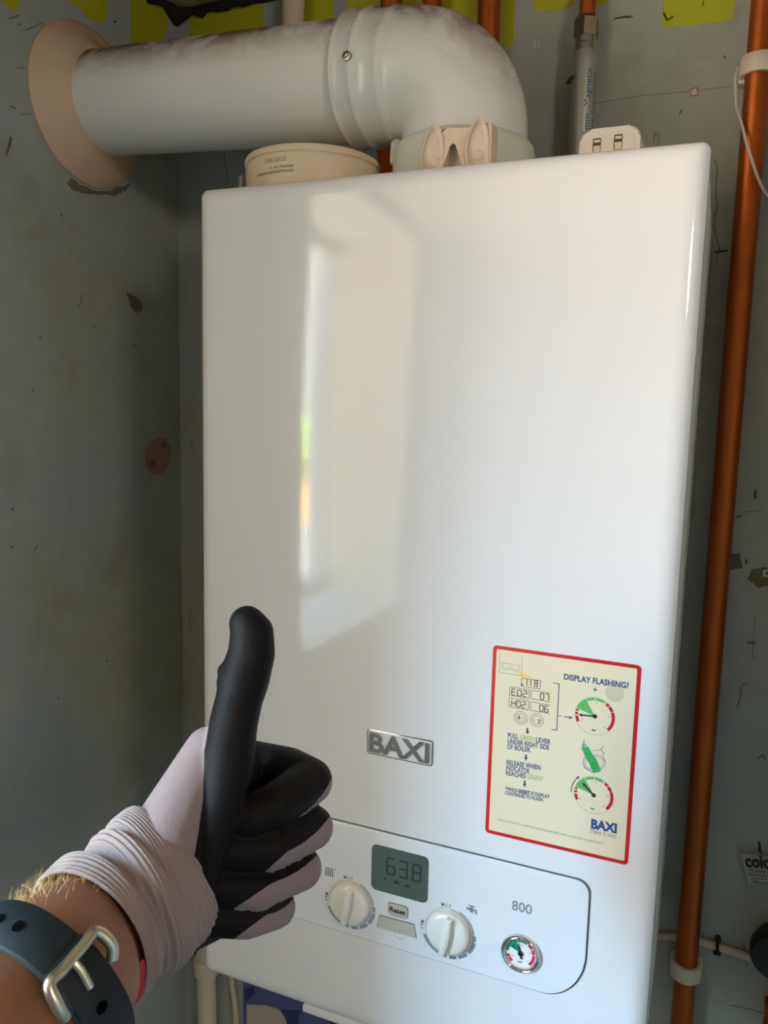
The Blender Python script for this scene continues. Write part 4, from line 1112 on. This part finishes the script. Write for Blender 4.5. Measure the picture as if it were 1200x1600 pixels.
ARM = loft_frames([((212, 1335), (258, 1470), .348, .62), ((148, 1369), (218, 1526), .339, .72), ((88, 1376), (192, 1578), .3270, .78), ((48, 1402), (192, 1594), .3165, .80), ((0, 1434), (184, 1612), .3045, .80), ((-62, 1494), (118, 1682), .286, .80), ((-150, 1580), (40, 1780), .263, .82), ((-330, 1720), (-110, 1970), .235, .86), ((-560, 1880), (-300, 2180), .205, .9)])
bm = B(); loft(bm, ARM, 0, 8, 120, 64, lambda t, a: 1 + .012 * math.sin(2 * a + t * 1.3) + .008 * math.sin(t * 5 + a), cap0=True, cap1=True)
arm = obj('forearm', bm, skin, person, angle=180)
# arm hair on the outer edge and the front of the wrist
hc = bpy.data.curves.new('arm_hair', 'CURVE'); hc.dimensions = '3D'; hc.bevel_depth = .00011; hc.bevel_resolution = 1
rnd = random.Random(4)
for i in range(260):
    t = rnd.uniform(2.3, 4.0); a = rnd.gauss(.15, .5) if rnd.random() < .65 else rnd.uniform(-1.2, 2.6)
    c, hw, nw = fr_at(ARM, t); p = hw * math.cos(a) + nw * math.sin(a); n_ = p.normalized(); ax_ = ARM[3][3]
    ln = rnd.uniform(.006, .014); dirv = (n_ * rnd.uniform(.35, .95) - ax_ * rnd.uniform(-.2, 1.0) + Vector((rnd.uniform(-.4, .4), rnd.uniform(-.4, .4), rnd.uniform(-.4, .4)))).normalized()
    sp_ = hc.splines.new('POLY'); sp_.points.add(3); q = c + p * .995
    for k in range(4):
        f_ = k / 3; w_ = q + dirv * ln * f_ - n_ * ln * .35 * f_ * f_ - ax_ * ln * .25 * f_ * f_
        sp_.points[k].co = (*w_, 1); sp_.points[k].radius = 1 - .8 * f_
hc.materials.append(hair_mat)
ho = bpy.data.objects.new('arm_hair', hc); C.objects.link(ho); put(ho, person); ho['kind'] = 'stuff'

# wrist watch strap with its buckle
WATCH = loft_frames([((26, 1395), (215, 1578), .3050, .80), ((-5, 1428), (188, 1612), .2965, .80), ((-36, 1460), (154, 1648), .2880, .80), ((-66, 1492), (120, 1684), .2795, .80), ((-97, 1525), (88, 1718), .2710, .80)])
watch = bpy.data.objects.new('wristwatch', None); C.objects.link(watch); watch.parent = person; watch.location = WATCH[2][0] - person.location
watch.empty_display_size = .02
def strap(bm, a0, a1, t0, t1, o0, o1, seg=60):
    cols = []
    for k in range(seg + 1):
        a = a0 + (a1 - a0) * k / seg; col_ = []
        for (t, o_) in ((t0, o0), (t0, o1 - .0006), (t0 + .08, o1), (t1 - .08, o1), (t1, o1 - .0006), (t1, o0)):
            c, hw, nw = fr_at(WATCH, t); p = hw * math.cos(a) + nw * math.sin(a); col_.append(bm.verts.new(c + p + p.normalized() * o_))
        cols.append(col_)
    for k in range(seg):
        for j in range(6): bm.faces.new((cols[k][j], cols[k + 1][j], cols[k + 1][(j + 1) % 6], cols[k][(j + 1) % 6]))
    bm.faces.new(cols[0]); bm.faces.new(cols[-1])
def on_strap(t, a, o_):
    c, hw, nw = fr_at(WATCH, t); p = hw * math.cos(a) + nw * math.sin(a); return c + p + p.normalized() * o_
SGN = 1 if WATCH[2][2].dot(FWD) < 0 else -1       # which way round the arm faces the viewer
bm = B(); strap(bm, SGN * -.9, SGN * 1.7, .95, 3.05, .0006, .0030); obj('strap', bm, strap_mat, watch, angle=50)
bm = B(); strap(bm, SGN * 1.42, SGN * 3.9, .95, 3.05, .0026, .0050); obj('strap_tail', bm, strap_mat, watch, angle=50)
for a in (.55, .85, 2.05, 2.35, 2.65, 2.95):
    o_ = .0037 if a < 1.4 else .0057
    bm = B(); bm.faces.new([bm.verts.new(on_strap(2.05 + .28 * math.sin(q), SGN * (a + .055 * math.cos(q)), o_)) for q in [2 * PI * k / 14 for k in range(14)]])
    obj('strap_hole', bm, hole_mat, watch, smooth=False)
bm = B()
ab = 1.52; pts = [on_strap(.75, SGN * (ab + .30), .0036), on_strap(.62, SGN * (ab + .18), .0062), on_strap(.75, SGN * ab, .0074), on_strap(1.4, SGN * ab, .0076), on_strap(2.05, SGN * ab, .0076), on_strap(2.7, SGN * ab, .0076), on_strap(3.35, SGN * ab, .0074), on_strap(3.5, SGN * (ab + .18), .0062), on_strap(3.35, SGN * (ab + .34), .0036)]
sweep(bm, catmull(pts, 6), .0022, 12)
bk = obj('buckle', bm, brushed, watch)
bm = B(); sweep(bm, [on_strap(2.05, SGN * (ab - .02), .0078), on_strap(2.05, SGN * (ab + .12), .0076), on_strap(2.05, SGN * (ab + .30), .0058)], .0015, 10); obj('buckle_pin', bm, brushed, bk)
# watch case on the far side of the wrist
bm = B(); cq = on_strap(2.05, SGN * -1.5, .004); nq = (cq - fr_at(WATCH, 2.05)[0]).normalized()
lathe(bm, cq - nq * .003, nq, [(0, .0185), (.001, .0195), (.008, .0195), (.0095, .0182), (.0098, .001)], 48); obj('watch_case', bm, black_plastic, watch)
